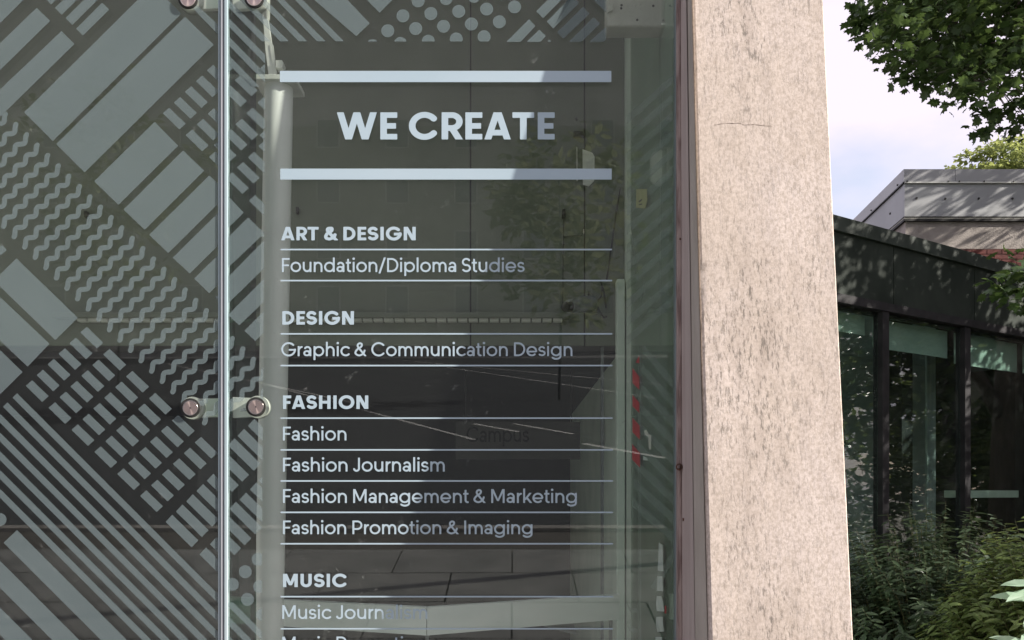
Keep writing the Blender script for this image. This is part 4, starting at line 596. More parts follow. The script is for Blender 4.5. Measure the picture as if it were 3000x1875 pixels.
# ---- point fixings
def fixing(px, py, lab, grp='steel disc fixings that clamp the window panes'):
    c = P(px, py, -.012); t = thing('disc_fixing', lab, 'fixing', c, grp)
    MB().disc(P(px, py, -.006), .0285, .005, 40).build('rubber_ring', m_rubber, t, True)
    MB().disc(P(px, py, -.0105), .0222, .0045, 40).build('rim', m_steel2, t, True)
    d = MB(); d.v = []; d.disc((0, 0, 0), .0196, .004, 40)
    me = bpy.data.meshes.new('disc'); me.from_pydata(d.v, [], d.f); me.materials.append(m_steel)
    o = bpy.data.objects.new('disc', me); COL.objects.link(o); o.parent = t; o.location = (0, -.0004+.0012, 0)
    MB().disc(P(px, py, -.0122), .0019, .002, 12).build('pin_hole', m_black, t)
    MB().disc(P(px+6, py, .014), .033, .02, 32).build('inner_boss', m_white2, t, True)
for px, py, lab in ((557, 1195, 'steel disc fixing left of the glass joint, level with FASHION'), (749, 1192, 'steel disc fixing between glass joint and FASHION'),
                    (550, -4, 'steel disc fixing at the top edge left of the joint'), (744, -6, 'steel disc fixing at the top edge above the white column')):
    fixing(px, py, lab)
for (yy, lab) in ((1197, 'pale clamp bar behind the glass joining the two lower disc fixings'), (0, 'pale clamp bar behind the glass joining the two upper disc fixings')):
    t = thing('clamp_bar', lab, 'bracket', P(650, yy, .05), 'clamp bars behind the glass')
    plate([(548, yy-29), (646, yy-30), (646, yy+24), (560, yy+27)], .036, .05, 'arm', m_white2, t, .003)
    plate([(682, yy-34), (764, yy-30), (768, yy+22), (682, yy+27)], .036, .05, 'arm', m_white2, t, .003)
    plate([(646, yy-20), (682, yy-20), (682, yy+10), (646, yy+10)], .04, .06, 'bridge', m_white2, t, .003)
# return glass, the window vinyl's reflection painted on as faint bars
rg = thing('return_glass', 'side pane with painted reflections of the window vinyl along the return wall', 'window', (.49, .4, 0))
MB().box((.489, .03, .02), (.4935, .95, ZT-.02)).build('pane', m_rglass, rg)
def rs(pl, nm='vinyl_bar'):  # these shapes paint the front vinyl's reflection on the side pane
    pl = clip_poly(clip_poly(pl, 1, 0, 1977), -1, 0, -1836)
    if len(pl) > 2: MB().poly([Ps(x, y, .4884) for x, y in pl]).build(nm, m_frost_refl, rg)
for k in range(13):
    y0 = 338+54*k
    rs([(1836, y0), (1990, y0-135), (1990, y0-112), (1836, y0+26)])
for k in range(9):
    y0 = 1010+56*k; x0 = 1885-k*4
    rs([(x0, y0), (1990, y0+118), (1990, y0+150), (x0, y0+26)])
rs([(1836, 520), (1858, 560), (1836, 590)]); rs([(1905, 1720), (1977, 1600), (1977, 1640), (1920, 1730)])
for y0 in (1765, 1823):
    pts = [(1836+4*k, y0+10*math.sin(k*.62)+k*4.6) for k in range(9)]
    b = MB()
    for k in range(8):
        (x0, ya), (x1, yb_) = pts[k], pts[k+1]; b.poly([Ps(x0, ya-6, .4884), Ps(x1, yb_-6, .4884), Ps(x1, yb_+6, .4884), Ps(x0, ya+6, .4884)])
    b.build('vinyl_wave', m_frost_refl, rg)  # painted reflection of the wave pattern
# ================================================================== PIER and its painted reveal
DT, DB = .11, .306
XE = 527/F*(DG-DT); XR = 913/F*(DG-DT)
zt = EYE+1440/F*(DG-DT); zb_ = EYE-435/F*(DG-DB)
def dz(z): return DT+(zt-z)/(zt-zb_)*(DB-DT)
pr = thing('concrete_pier', 'sunlit pinkish concrete pier, speckled dark, leaning out towards its foot', 'pier', ((XE+XR)/2, -.2, 0))
b = MB(); nz_ = 40; nx_ = 12
import mathutils.noise as mn
xe2 = XE+.012
def fr(x, z):
    k = mn.noise(Vector((x*30, z*14, 0)))*.0011+mn.noise(Vector((x*6, z*3, 5)))*.0016
    return Vector((x, -dz(z)+k, z))
NZ = 150; NX = 26
grid = []
for i in range(NZ+1):
    z = -.03+(4.75+.03)*i/NZ; row = []
    e = mn.noise(Vector((0, z*16, 3)))*.0016
    row.append(len(b.v)); b.v.append((XE+.0002, .6, z))
    row.append(len(b.v)); b.v.append((XE+.0005, -dz(z)+.009, z))
    row.append(len(b.v)); b.v.append((XE+.003+e, -dz(z)+.003, z))
    for j in range(NX+1):
        x = XE+.009+(XR-XE-.0135)*j/NX; p = fr(x, z); row.append(len(b.v)); b.v.append(tuple(p))
    e = mn.noise(Vector((7, z*26, 3)))*.0026
    row.append(len(b.v)); b.v.append((XR-.0016+e*.6, -dz(z)+.0025, z))
    row.append(len(b.v)); b.v.append((XR, -dz(z)+.006, z))
    row.append(len(b.v)); b.v.append((XR, .6, z))
    grid.append(row)
for i in range(NZ):
    for j in range(len(grid[0])-1):
        b.f.append((grid[i][j], grid[i][j+1], grid[i+1][j+1], grid[i+1][j]))
b.f.append(tuple(grid[-1]))
sh_ = b.build('shaft', m_pier, pr, True); sh_.data.set_sharp_from_angle(angle=.35)
MB().box((XE+.001, .6005, -.03), (XR-.001, .9, 4.75)).build('inner_shaft', m_pier, pr)
m_conc2 = M('grey sealed concrete', (.46, .42, .37), (.54, .49, .44), 14, .8, bump=.2, stretch=(1, 1, .4))
def crack(pts, wd, nm):
    b = MB(); q = []
    for k in range(len(pts)-1):
        for u in range(10):
            t = u/10; q.append((pts[k][0]+(pts[k+1][0]-pts[k][0])*t, pts[k][1]+(pts[k+1][1]-pts[k][1])*t))
    q.append(pts[-1]); v = []
    for i, (x, z) in enumerate(q):
        z += mn.noise(Vector((x*70, 1.3, z)))*.004; hw = wd*(.25+abs(mn.noise(Vector((x*160, 9, z*40)))))
        v.append((x, z, hw))
    for (x0, z0, h0), (x1, z1, h1) in zip(v, v[1:]):
        b.poly([Vector((x0, fr(x0, z0-h0).y-.0006, z0-h0)), Vector((x1, fr(x1, z1-h1).y-.0006, z1-h1)), Vector((x1, fr(x1, z1+h1).y-.0006, z1+h1)), Vector((x0, fr(x0, z0+h0).y-.0006, z0+h0))])
    b.build(nm, m_crk, pr)
m_crk = M('crack grime', (.16, .12, .10), rough=.9)
def Pp(px, py):
    for _ in range(1):
        d = DG-.14; z = EYE+(1440-py)/F*d; d = DG-dz(z); return ((px-1500)/F*d, EYE+(1440-py)/F*d)
crack([Pp(2092, 368), Pp(2150, 362), Pp(2205, 366), Pp(2262, 371)], .0011, 'hairline_crack')
crack([Pp(2262, 371), Pp(2264, 392)], .0008, 'hairline_crack')
rv = thing('painted_reveal', 'pink grey painted metal reveal filling the gap between glass and pier', 'frame', (.49, -.05, 0))
def strip(x0, x1, y0t, y1t, y0b, y1b, nm, mt):      # box whose front follows the rake; x, and depth at top and foot
    def f(z, t, bb): return t+(zt-z)/(zt-zb_)*(bb-t)
    z0, z1 = -.03, 4.6
    return MB().hexa([(x0, -f(z0, y1t, y1b), z0), (x1, -f(z0, y1t, y1b), z0), (x1, .03, z0), (x0, .03, z0),
                      (x0, -f(z1, y1t, y1b), z1), (x1, -f(z1, y1t, y1b), z1), (x1, .03, z1), (x0, .03, z1)]).build(nm, mt, rv, bevel=.0012)
strip(.479, .4915, 0, .004, 0, .006, 'bead', m_gask)
strip(.4795, .4918, 0, .012, 0, .030, 'inner_strip', m_framed)
def wedge(u0, u1, nm, mt):            # the sheet runs outwards and closes up against the pier
    z0, z1 = -.03, 4.6
    def f(u, z):
        t = (zt-z)/(zt-zb_); full = (.108+t*(.290-.108))
        return Vector((.4920+u*(XE-.0010-.4920), .010-u*(full+.010), z))
    o = Vector((.0006, 0, 0)); A, B_, C_, D_ = f(u0, z0), f(u1, z0), f(u0, z1), f(u1, z1)
    return MB().hexa([A, B_, B_+o, A+o, C_, D_, D_+o, C_+o]).build(nm, mt, rv)
wedge(0, .58, 'reveal_sheet', m_frame)
wedge(.582, 1, 'outer_sheet', m_conc2)
for px, py, r in ((1993, 1367, .0068), (2008, 1520, .004), (1991, 700, .003)):
    c = P(px, py, -.03)
    MB().tube([c+Vector((.004, 0, 0)), c], r, 14).build('screw', m_rust, rv)
hk = thing('eye_hook', 'little rusty eye hook screwed into the painted reveal', 'hook', P(1993, 1367, -.03))
c = P(1992, 1368, -.035); pts = [c+Vector((-.002, 0, 0))+Vector((math.cos(a)*.0085, 0, math.sin(a)*.0085)) for a in [k*math.pi/6 for k in range(-4, 9)]]
MB().tube(pts+[c+Vector((.006, .01, -.002))], .002, 8).build('ring', m_rust, hk, True)
hn = thing('rusty_hinge_pin', 'dark rusty pin standing out of the reveal below the eye hook', 'pin', P(2008, 1520, -.045))
c = P(2008, 1522, -.05)
MB().tube([c+Vector((0, 0, -.014)), c+Vector((0, 0, .014))], .0035, 8).build('pin', m_rust, hn, True)
MB().box(c+Vector((-.007, 0, -.004)), c+Vector((.002, .006, .004))).build('tab', m_rust, hn)

# ================================================================== DARK SIDE BUILDING
m_bfas = M('dark weathered fascia', (.011, .017, .013), (.026, .034, .028), 3, .7, spec=.15, stretch=(1, 1, .6), bump=.08)
m_bcap = M('dark cap flashing', (.016, .024, .019), (.032, .042, .035), 6, .6, spec=.2)
m_bfrm = M('black window frame', (.010, .010, .012), (.022, .021, .024), 8, .6, spec=.15)
m_bblind = M('green white roller blind', (.42, .50, .46), (.50, .57, .53), 3, .7, stretch=(1, 1, .3))
m_broom = M('dim room wall', (.42, .46, .48), (.52, .56, .58), 1.5, .8)
m_bglass = glass_mat('office glass', (.80, .88, .85), 1.15, .04, .006)
O_ = Vector((2.42, 3.667, 0)); U_ = Vector((1.67, 1, 0)).normalized(); NN = Vector((1, -1.67, 0)).normalized()
def W(s, z, n): return O_+U_*s+NN*n+Vector((0, 0, z))
def wbox(s0, s1, z0, z1, n0, n1):
    return MB().hexa([W(s0, z0, n1), W(s1, z0, n1), W(s1, z0, n0), W(s0, z0, n0), W(s0, z1, n1), W(s1, z1, n1), W(s1, z1, n0), W(s0, z1, n0)])
ob = thing('office_wing', 'dark low office wing with tall black framed windows beside the pier', 'building', W(1, 0, 0))
S0, S1 = -1.6, 6.3
wbox(S0, S1, 3.55, 3.66, -.05, .055).build('cap_flashing', m_bcap, ob)
for i, s in enumerate(np.arange(S0, S1, 1.15)):
    wbox(s+.003, s+1.145, 3.09, 3.545, -.05, .03).build('fascia_panel', m_bfas, ob)
wbox(S0, S1, 3.02, 3.085, -.05, .045).build('head_rail', m_bfrm, ob)
wbox(S0, S1, 3.551, 3.64, -2.5, -.052).build('roof', m_bcap, ob)
wbox(S0, S1, 0, .55, -.1, .02).build('lower_wall', m_bfas, ob)
mull = [-1.65, -.55, .595, 1.74, 2.885, 4.03, 5.175]
for s in mull: wbox(s-.042, s+.042, .55, 3.018, -.05, .035).build('mullion', m_bfrm, ob, bevel=.003)
for k in range(len(mull)-1):
    a, c = mull[k]+.043, mull[k+1]-.043
    g = wbox(a, c, .56, 3.016, -.016, -.008).build('window', m_bglass, ob)
    wbox(a, c, 2.985, 3.015, -.045, -.018).build('rail', m_bfrm, g)
    lo = (2.86, 2.85, 2.765, 2.728, 2.73, 2.72)[k if k < 6 else 5]
    if k == 1: lo = 2.85
    if k == 2: lo = 2.765
    wbox(a+.01, c-.01, lo, 3.0, -.12, -.116).build('blind', m_bblind, g)
# dim room with pillars, back wall and a desk
wbox(S0, S1, 0, 3.5, -2.52, -2.5).build('room_wall', m_broom, ob)
wbox(S0, S1, 3.30, 3.32, -2.49, -.13).build('room_ceiling', m_broom, ob)
wbox(S0, S1, .5, .52, -2.49, -.06).build('room_floor', m_broom, ob)
for s in (.30, 1.50, 2.35, 3.4): wbox(s, s+.16, .52, 3.28, -.62, -.42).build('pillar', m_bfrm, ob)
wbox(1.95, 2.75, 1.545, 1.61, -.30, -.06).build('desk_shelf', m_white2, ob)
m_cur = M('grey curtain', (.45, .50, .53), (.62, .66, .68), 14, .8, stretch=(3, 3, .1))
for s0_ in (.02, .9, 2.55): wbox(s0_, s0_+.3, .6, 3.1, -.85, -.83).build('curtain', m_cur, ob)
e = thing('end_wall', 'plain end wall closing the dark office wing', 'wall', W(S1, 0, -1.2))
wbox(S1+.01, S1+.15, 0, 3.5, -2.5, .0).build('wall_slab', m_bfas, e)

# ================================================================== UPPER BUILDING
m_zinc = M('dull zinc sheet', (.30, .315, .325), (.36, .375, .385), 1.4, .5, spec=.5, bump=.03)
m_zinc2 = M('dull zinc cap', (.33, .34, .35), (.38, .39, .40), 1.6, .45, spec=.5)
m_rough = M('roughcast concrete', (.26, .235, .215), (.40, .365, .335), 5, .9, bump=.5, bscale=45, lo=.3, hi=.7)
m_brick = M('red brick', (.085, .020, .018), (.14, .035, .03), 6, .85, bump=.2)
m_mort = M('mortar', (.09, .07, .06), rough=.9)
m_line = M('black joint', (.02, .02, .02), rough=.6)
YU = 9.667
def Q(px, py, y=YU): return P(px, py, y)
cx = Q(2650, 0).x
hb = thing('clerestory_building', 'taller rear building with grey zinc fascia over concrete and red brick', 'building', (cx, YU, 0))
ztop, zcap, zf, zt2, zr = Q(0, 497).z, Q(0, 535).z, Q(0, 634).z, Q(0, 646).z, Q(0, 727).z
RD = Vector((.0857, 1, 0))                            # how the return runs back
def ubox(x0, x1, z0, z1, n, dep):                     # front face pieces, n metres proud of the face
    return MB().hexa([(x0, YU-n, z0), (x1, YU-n, z0), (x1, YU-n+dep, z0), (x0, YU-n+dep, z0), (x0, YU-n, z1), (x1, YU-n, z1), (x1, YU-n+dep, z1), (x0, YU-n+dep, z1)])
def rbox(t0, t1, z0, z1, n, dep):                     # pieces of the return
    A = Vector((cx, YU, 0))
    def r(t, m, z): return A+RD*t+Vector((-m, 0, z))
    return MB().hexa([r(t0, n, z0), r(t0, n-dep, z0), r(t1, n-dep, z0), r(t1, n, z0), r(t0, n, z1), r(t0, n-dep, z1), r(t1, n-dep, z1), r(t1, n, z1)])
MB().hexa([(cx+.06, YU+.06, 3.2), (cx+12, YU+.06, 3.2), (cx+12, YU+16, 3.2), (cx+1.45, YU+16, 3.2), (cx+.06, YU+.06, ztop-.01), (cx+12, YU+.06, ztop-.01), (cx+12, YU+16, ztop-.01), (cx+1.45, YU+16, ztop-.01)]).build('core_wall', m_rough, hb)
MB().box((cx+.1, YU+.1, 0), (cx+12, YU+12, 3.3)).build('lower_wall', m_mort, hb)
for (a, c) in ((2650, 2796.5), (2797.5, 3120), (3121, 3400)):
    xa = Q(a, 0).x if a != 2650 else cx-.02
    ubox(xa, Q(c, 0).x, zcap+.008, ztop, .02, .07).build('cap_sheet', m_zinc2, hb)
ubox(cx-.002, Q(3400, 0).x, zcap-.014, zcap+.004, .026, .08).build('drip_edge', m_white2, hb)
for (a, c) in ((2650, 3100), (3101, 3400)):
    ubox(Q(a, 0).x, Q(c, 0).x, zf, zcap-.018, .0, .058).build('zinc_sheet', m_zinc, hb)
ubox(cx-.01, Q(3400, 0).x, zf-.018, zf-.003, .012, .07).build('drip_edge', m_line, hb)
ubox(cx-.005, Q(3400, 0).x, zf-.036, zf-.0185, .006, .06).build('trim', m_conc, hb)
ubox(cx-.005, Q(3400, 0).x, zt2-.008, zf-.0365, .010, .06).build('trim', m_line, hb)
ubox(cx+.03, Q(3400, 0).x, zr, zt2-.009, -.03, .03).build('roughcast_band', m_rough, hb)
rbox(.0, 14, zcap+.008, ztop, .02, .07).build('cap_sheet', m_zinc2, hb)
rbox(.0, 14, zcap-.014, zcap+.006, .026, .08).build('drip_edge', m_line, hb)
rbox(.002, 14, zf, zcap-.016, .0, .058).build('zinc_sheet', m_zinc, hb)
rbox(.0, 14, zf-.018, zf-.003, .012, .07).build('drip_edge', m_line, hb)
rbox(.0, 14, zf-.036, zf-.0185, .006, .06).build('trim', m_conc, hb)
rbox(.0, 14, zt2-.008, zf-.0365, .010, .06).build('trim', m_line, hb)
rbox(.04, 14, 3.3, zt2-.009, -.03, .03).build('roughcast_band', m_rough, hb)
scm = MB(); scm.disc((0, 0, 0), .017, .012, 10)
sme = bpy.data.meshes.new('screw'); sme.from_pydata(scm.v, [], scm.f); sme.materials.append(m_line)
def screw(p, rot=0, s=1.0):
    o = bpy.data.objects.new('screw', sme); COL.objects.link(o); o.parent = hb; o.location = Vector(p)-world_of(hb); o.rotation_euler = (0, 0, rot); o.scale = (s, s, s)
for px, py in ((2686, 580), (2770, 582), (2868, 581), (2967, 581)): screw(Q(px, py, YU-.012))
for px in (2658, 2779, 2811, 2884, 2970): screw(Q(px, 531, YU-.034), 0, .7)
for t in (.55, 1.75, 2.9, 4.6, 7.2): screw(Vector((cx, YU, 0))+RD*t+Vector((-.012, 0, (zf+zcap)/2-.02)), -math.pi/2, 1)
for t in (.2, 1.3, 2.7, 4.1, 5.9, 8): screw(Vector((cx, YU, 0))+RD*t+Vector((-.034, 0, zcap+.04)), -math.pi/2, .8)
# bricks under the roughcast
bme = bpy.data.meshes.new('brick'); bb_ = MB().box((0, 0, 0), (.215, .06, .065)); bme.from_pydata(bb_.v, [], bb_.f); bme.materials.append(m_brick)
for r in range(7):
    for c in range(14):
        o = bpy.data.objects.new('brick', bme); COL.objects.link(o); o.parent = hb
        o.location = Vector((cx+.12+c*.225+(.11 if r % 2 else 0), YU-.005+random.uniform(0, .005), zr-.01-(r+1)*.075))-world_of(hb)
MB().box((cx+.05, YU+.012, zr-.55), (cx+3.6, YU+.058, zr-.012)).build('mortar_bed', m_mort, hb)

# ================================================================== FOLIAGE
def leafset(name, shape, pos, nrm, tang, size, mat, parent=None, stuff=True):
    """all leaves of one part as one mesh; shape: (u, v, w) outline, faces as a fan from the first point"""
    sh = np.array(shape, float); n = len(pos); k = len(sh)
    t = tang-nrm*np.sum(tang*nrm, 1, keepdims=True); t /= np.linalg.norm(t, axis=1, keepdims=True)+1e-9; bt = np.cross(nrm, t)
    v = pos[:, None, :]+size[:, None, None]*(sh[None, :, 0:1]*t[:, None, :]+sh[None, :, 1:2]*bt[:, None, :]+sh[None, :, 2:3]*nrm[:, None, :])
    v = v.reshape(-1, 3)
    w0 = world_of(parent) if parent is not None else Vector((0, 0, 0)); v = v-np.array(w0)
    tri = np.array([(0, i, i+1) for i in range(1, k-1)]+[(0, k-1, 1)]); f = (tri[None]+(np.arange(n)*k)[:, None, None]).reshape(-1, 3)
    me = bpy.data.meshes.new(name); me.vertices.add(len(v)); me.vertices.foreach_set('co', v.ravel().astype(np.float32))
    me.loops.add(f.size); me.loops.foreach_set('vertex_index', f.ravel().astype(np.int32))
    me.polygons.add(len(f)); me.polygons.foreach_set('loop_start', np.arange(0, f.size, 3, dtype=np.int32))
    me.update(calc_edges=True); me.validate(); me.materials.append(mat)
    o = bpy.data.objects.new(name, me); COL.objects.link(o)
    if parent is not None: o.parent = parent
    if stuff: o['kind'] = 'stuff'
    return o
def unit(a): return a/(np.linalg.norm(a, axis=1, keepdims=True)+1e-9)
# lobed maple leaf, fan centre first, stalk at u=0
MAPLE = [(.42, 0, .05), (.05, .03, 0), (.02, .30, -.03), (.20, .28, .0), (.28, .58, -.08), (.47, .38, .0), (.62, .50, -.05), (.68, .20, .02), (.80, .16, 0), (1.0, 0, -.08),
         (.80, -.16, 0), (.68, -.20, .02), (.62, -.50, -.05), (.47, -.38, 0), (.28, -.58, -.08), (.20, -.28, 0), (.02, -.30, -.03)]
LANCE = [(.45, 0, -.03), (0, 0, 0), (.22, .11, .03), (.55, .12, .03), (.85, .05, 0), (1.0, 0, -.05), (.85, -.05, 0), (.55, -.12, .03), (.22, -.11, .03)]
OVAL = [(.45, 0, 0), (0, 0, 0), (.3, .25, .03), (.7, .2, .02), (1, 0, -.03), (.7, -.2, .02), (.3, -.25, .03)]
def single_leaves(name, shape, pos, nrm, tang, size, mat, parent):
    sh = shape; k = len(sh); me = bpy.data.meshes.new(name)
    me.from_pydata([tuple(p) for p in sh], [], [(0, i, i+1) for i in range(1, k-1)]+[(0, k-1, 1)]); me.materials.append(mat)
    w0 = world_of(parent)
    for p, n_, t_, s in zip(pos, nrm, tang, size):
        n_ = Vector(n_).normalized(); t_ = (Vector(t_)-n_*Vector(t_).dot(n_)).normalized(); b_ = n_.cross(t_)
        o = bpy.data.objects.new(name, me); COL.objects.link(o); o.parent = parent
        m = Matrix((t_, b_, n_)).transposed().to_4x4()
        o.matrix_local = Matrix.Translation(Vector(p)-w0) @ m @ Matrix.Scale(s, 4)
def maple_cluster(centres, nper, rad, sz, rs_):
    n = len(centres)*nper; c = np.repeat(np.array(centres), nper, 0)
    off = unit(rs_.normal(size=(n, 3)))*(rs_.random((n, 1))**.45)*rad; off[:, 2] *= .55
    pos = c+off; nrm = unit(rs_.normal(size=(n, 3))*.55+np.array([0, 0, 1.])); tang = unit(off*1.5+rs_.normal(size=(n, 3))*.6*rad+np.array([0, 0, -.45*rad])); size = sz*(.65+.6*rs_.random(n))
    return pos, nrm, tang, size
def inpoly(x, y, pl):
    c = False
    for i in range(len(pl)):
        (x0, y0), (x1, y1) = pl[i], pl[i-1]
        if (y0 > y) != (y1 > y) and x < (x1-x0)*(y-y0)/(y1-y0)+x0: c = not c
    return c
m_maple = leaf_mat('maple leaf', (.028, .058, .016), (.056, .10, .028), .32)
m_maple2 = leaf_mat('pale tree leaf', (.16, .22, .06), (.26, .32, .12), .4)
m_bark = M('grey brown bark', (.07, .055, .04), (.14, .115, .09), 9, .9, stretch=(3, 3, .5), bump=.5)
m_shrub = leaf_mat('shrub leaf', (.050, .078, .022), (.105, .145, .045), .3, .42)
m_shrubd = leaf_mat('shade-toned shrub leaf', (.022, .04, .020), (.045, .068, .034), .2, .45)  # leaf green darkened: the rear shrub's shade is in the colour
m_glint = leaf_mat('mid green foliage', (.07, .12, .03), (.15, .21, .07), .4)
m_far = leaf_mat('pale street foliage', (.18, .21, .12), (.28, .31, .20), .3)
m_stem = M('green brown stem', (.045, .05, .02), (.075, .07, .03), 20, .8)
rr = np.random.default_rng(11)
SIL = [(2590, -60), (2560, 5), (2620, 20), (2612, 60), (2560, 50), (2530, 50), (2545, 80), (2600, 95), (2610, 150), (2648, 150), (2645, 190), (2690, 175), (2700, 200), (2650, 225), (2650, 245), (2700, 240), (2745, 215), (2800, 215), (2800, 270), (2850, 285),
       (2900, 240), (2935, 215), (2950, 260), (2985, 262), (3010, 300), (2985, 330), (3010, 390), (3200, 400), (3600, 300), (3600, -400), (2700, -400)]
tree = thing('maple_tree', 'big maple whose dark lobed leaves hang into the sky above the roofs', 'tree', (8.8, 5.2, 0))
tips = []; cen = []
while len(cen) < 290:
    px = rr.uniform(2500, 3350); py = rr.uniform(-260, 400)
    if inpoly(px, py, SIL) and not (2855 < px < 2915 and 90 < py < 130):
        d = rr.uniform(6.6, 9.4); p = P(px, py, d-DG); cen.append(tuple(p))
for px, py, d in ((2508, 42, 7.2), (2530, 58, 7.2), (2545, 45, 7.2), (2520, 70, 7.2), (2560, 90, 7.2), (2630, 215, 7.2), (2650, 235, 7.2), (2680, 225, 7.2), (2720, 245, 7.2), (2880, 335, 7.0), (2895, 328, 7.), (2862, 378, 6.9), (2885, 388, 6.9), (2930, 375, 7.1), (2975, 300, 7.), (2990, 345, 7.), (2985, 375, 7.2), (2960, 330, 7.1)):
    p = P(px, py, d-DG); tips.append(tuple(p))
for px, py, d in ((2590, 30, 7.2), (2575, 75, 7.2), (2610, 60, 7.3), (2640, 120, 7.3), (2620, 10, 7.4), (3010, 790, 5.4), (2995, 830, 5.3), (3020, 860, 5.4), (3050, 790, 5.4), (3060, 850, 5.4)):
    cen.append(tuple(P(px, py, d-DG)))
def lobe(c, r, n, rs_):
    o = unit(rs_.normal(size=(n, 3)))*(rs_.random((n, 1))**.4)
    return [tuple(np.array(c)+q*np.array(r)) for q in o]
cen += lobe((7.1, 3.3, 4.9), (1.7, 1.6, 1.8), 270, rr)
cen += lobe((10.2, 8.7, 8.3), (1.9, 1.6, 1.7), 105, rr)
cen += lobe((8.4, 5.4, 7.6), (2.2, 2.4, 1.4), 230, rr)
cen = [c for c in cen if not (c[1] < 2.0)]
pos, nrm, tang, size = maple_cluster(cen, 30, .29, .088, rr)
p2, n2, t2, s2 = maple_cluster(tips, 12, .10, .085, rr)
pos = np.vstack([pos, p2]); nrm = np.vstack([nrm, n2]); tang = np.vstack([tang, t2]); size = np.concatenate([size, s2])
dcam = np.linalg.norm(pos-np.array([0, -DG, EYE]), axis=1); rx = pos[:, 0]/(pos[:, 1]+DG)
ry = (pos[:, 2]-EYE)/(pos[:, 1]+DG)
vis = (rx < .64) & (ry < .62)
order = np.argsort(np.where(vis, dcam, 1e9))[:290]
keep = np.ones(len(pos), bool); keep[order] = False
crown = leafset('crown', MAPLE, pos[keep], nrm[keep], tang[keep], size[keep], m_maple, tree)
single_leaves('leaf', MAPLE, pos[order], nrm[order], tang[order], size[order], m_maple, tree)
TB = Vector((8.8, 5.2, 0))
MB().tube([TB+Vector((0, 0, -.1)), TB+Vector((.03, .02, 1.2)), TB+Vector((-.05, .05, 3.0)), TB+Vector((0, .1, 5.0)), TB+Vector((.1, .2, 7.8))], [.30, .24, .2, .14, .05], 14).build('trunk', m_bark, tree, True)
bm_ = MB(); mains = []
for c, st in (((7.1, 3.5, 4.7), 2.4), ((10.2, 8.7, 8.2), 3.6), ((8.2, 5.4, 7.6), 4.6), ((5.2, 5.6, 6.2), 3.6), ((4.7, 5.9, 5.9), 4.2), ((6.0, 4.4, 6.5), 4.0)):
    a = TB+Vector((0, .05, st)); c = Vector(c); mid = (a+c)/2+Vector((0, 0, .35)); q1 = (a+mid)/2+Vector((0, 0, .1)); pts = [a, q1, mid, (mid+c)/2+Vector((0, 0, .08)), c]
    bm_.tube(pts, [.10, .08, .055, .035, .015], 8); mains += [mid, pts[3], c]
bm_.build('limb', m_bark, tree, True)
tw = MB()
for c in [Vector(c) for c in cen[::2]+tips]:
    a = min(mains, key=lambda m_: (m_-c).length); m1 = (a+c)/2+Vector((0, 0, .10*(a-c).length))
    if (a-c).length < 1.7: tw.tube([a, m1, c], [.012, .007, .003], 4, cap=False)
o = tw.build('twigs', m_bark, tree); o['kind'] = 'stuff'

t2_ = thing('pale_tree', 'small bright yellow green tree rising behind the zinc roof', 'tree', (13.9, 20.5, 0))
c2 = lobe((14.2, 20.2, 10.75), (1.9, 1.4, .95), 90, rr)+lobe((12.9, 20.2, 10.3), (.9, .8, .45), 25, rr)+lobe((15.2, 20.2, 9.6), (1.8, 1.3, 1.2), 60, rr)
ps, ns, ts, ss = maple_cluster(c2, 60, .34, .15, rr)
leafset('crown', OVAL, ps, ns, ts, ss, m_maple2, t2_)
MB().tube([(13.9, 20.5, -.1), (14, 20.4, 5), (14.1, 20.3, 10.9)], [.22, .15, .03], 10).build('trunk', m_bark, t2_, True)
b = MB()
for c in c2[::4]: b.tube([(14.05, 20.35, 8.6), ((14.05+c[0])/2, (20.35+c[1])/2, (8.8+c[2])/2+.1), c], [.03, .02, .008], 5, cap=False)
b.build('limb', m_bark, t2_)

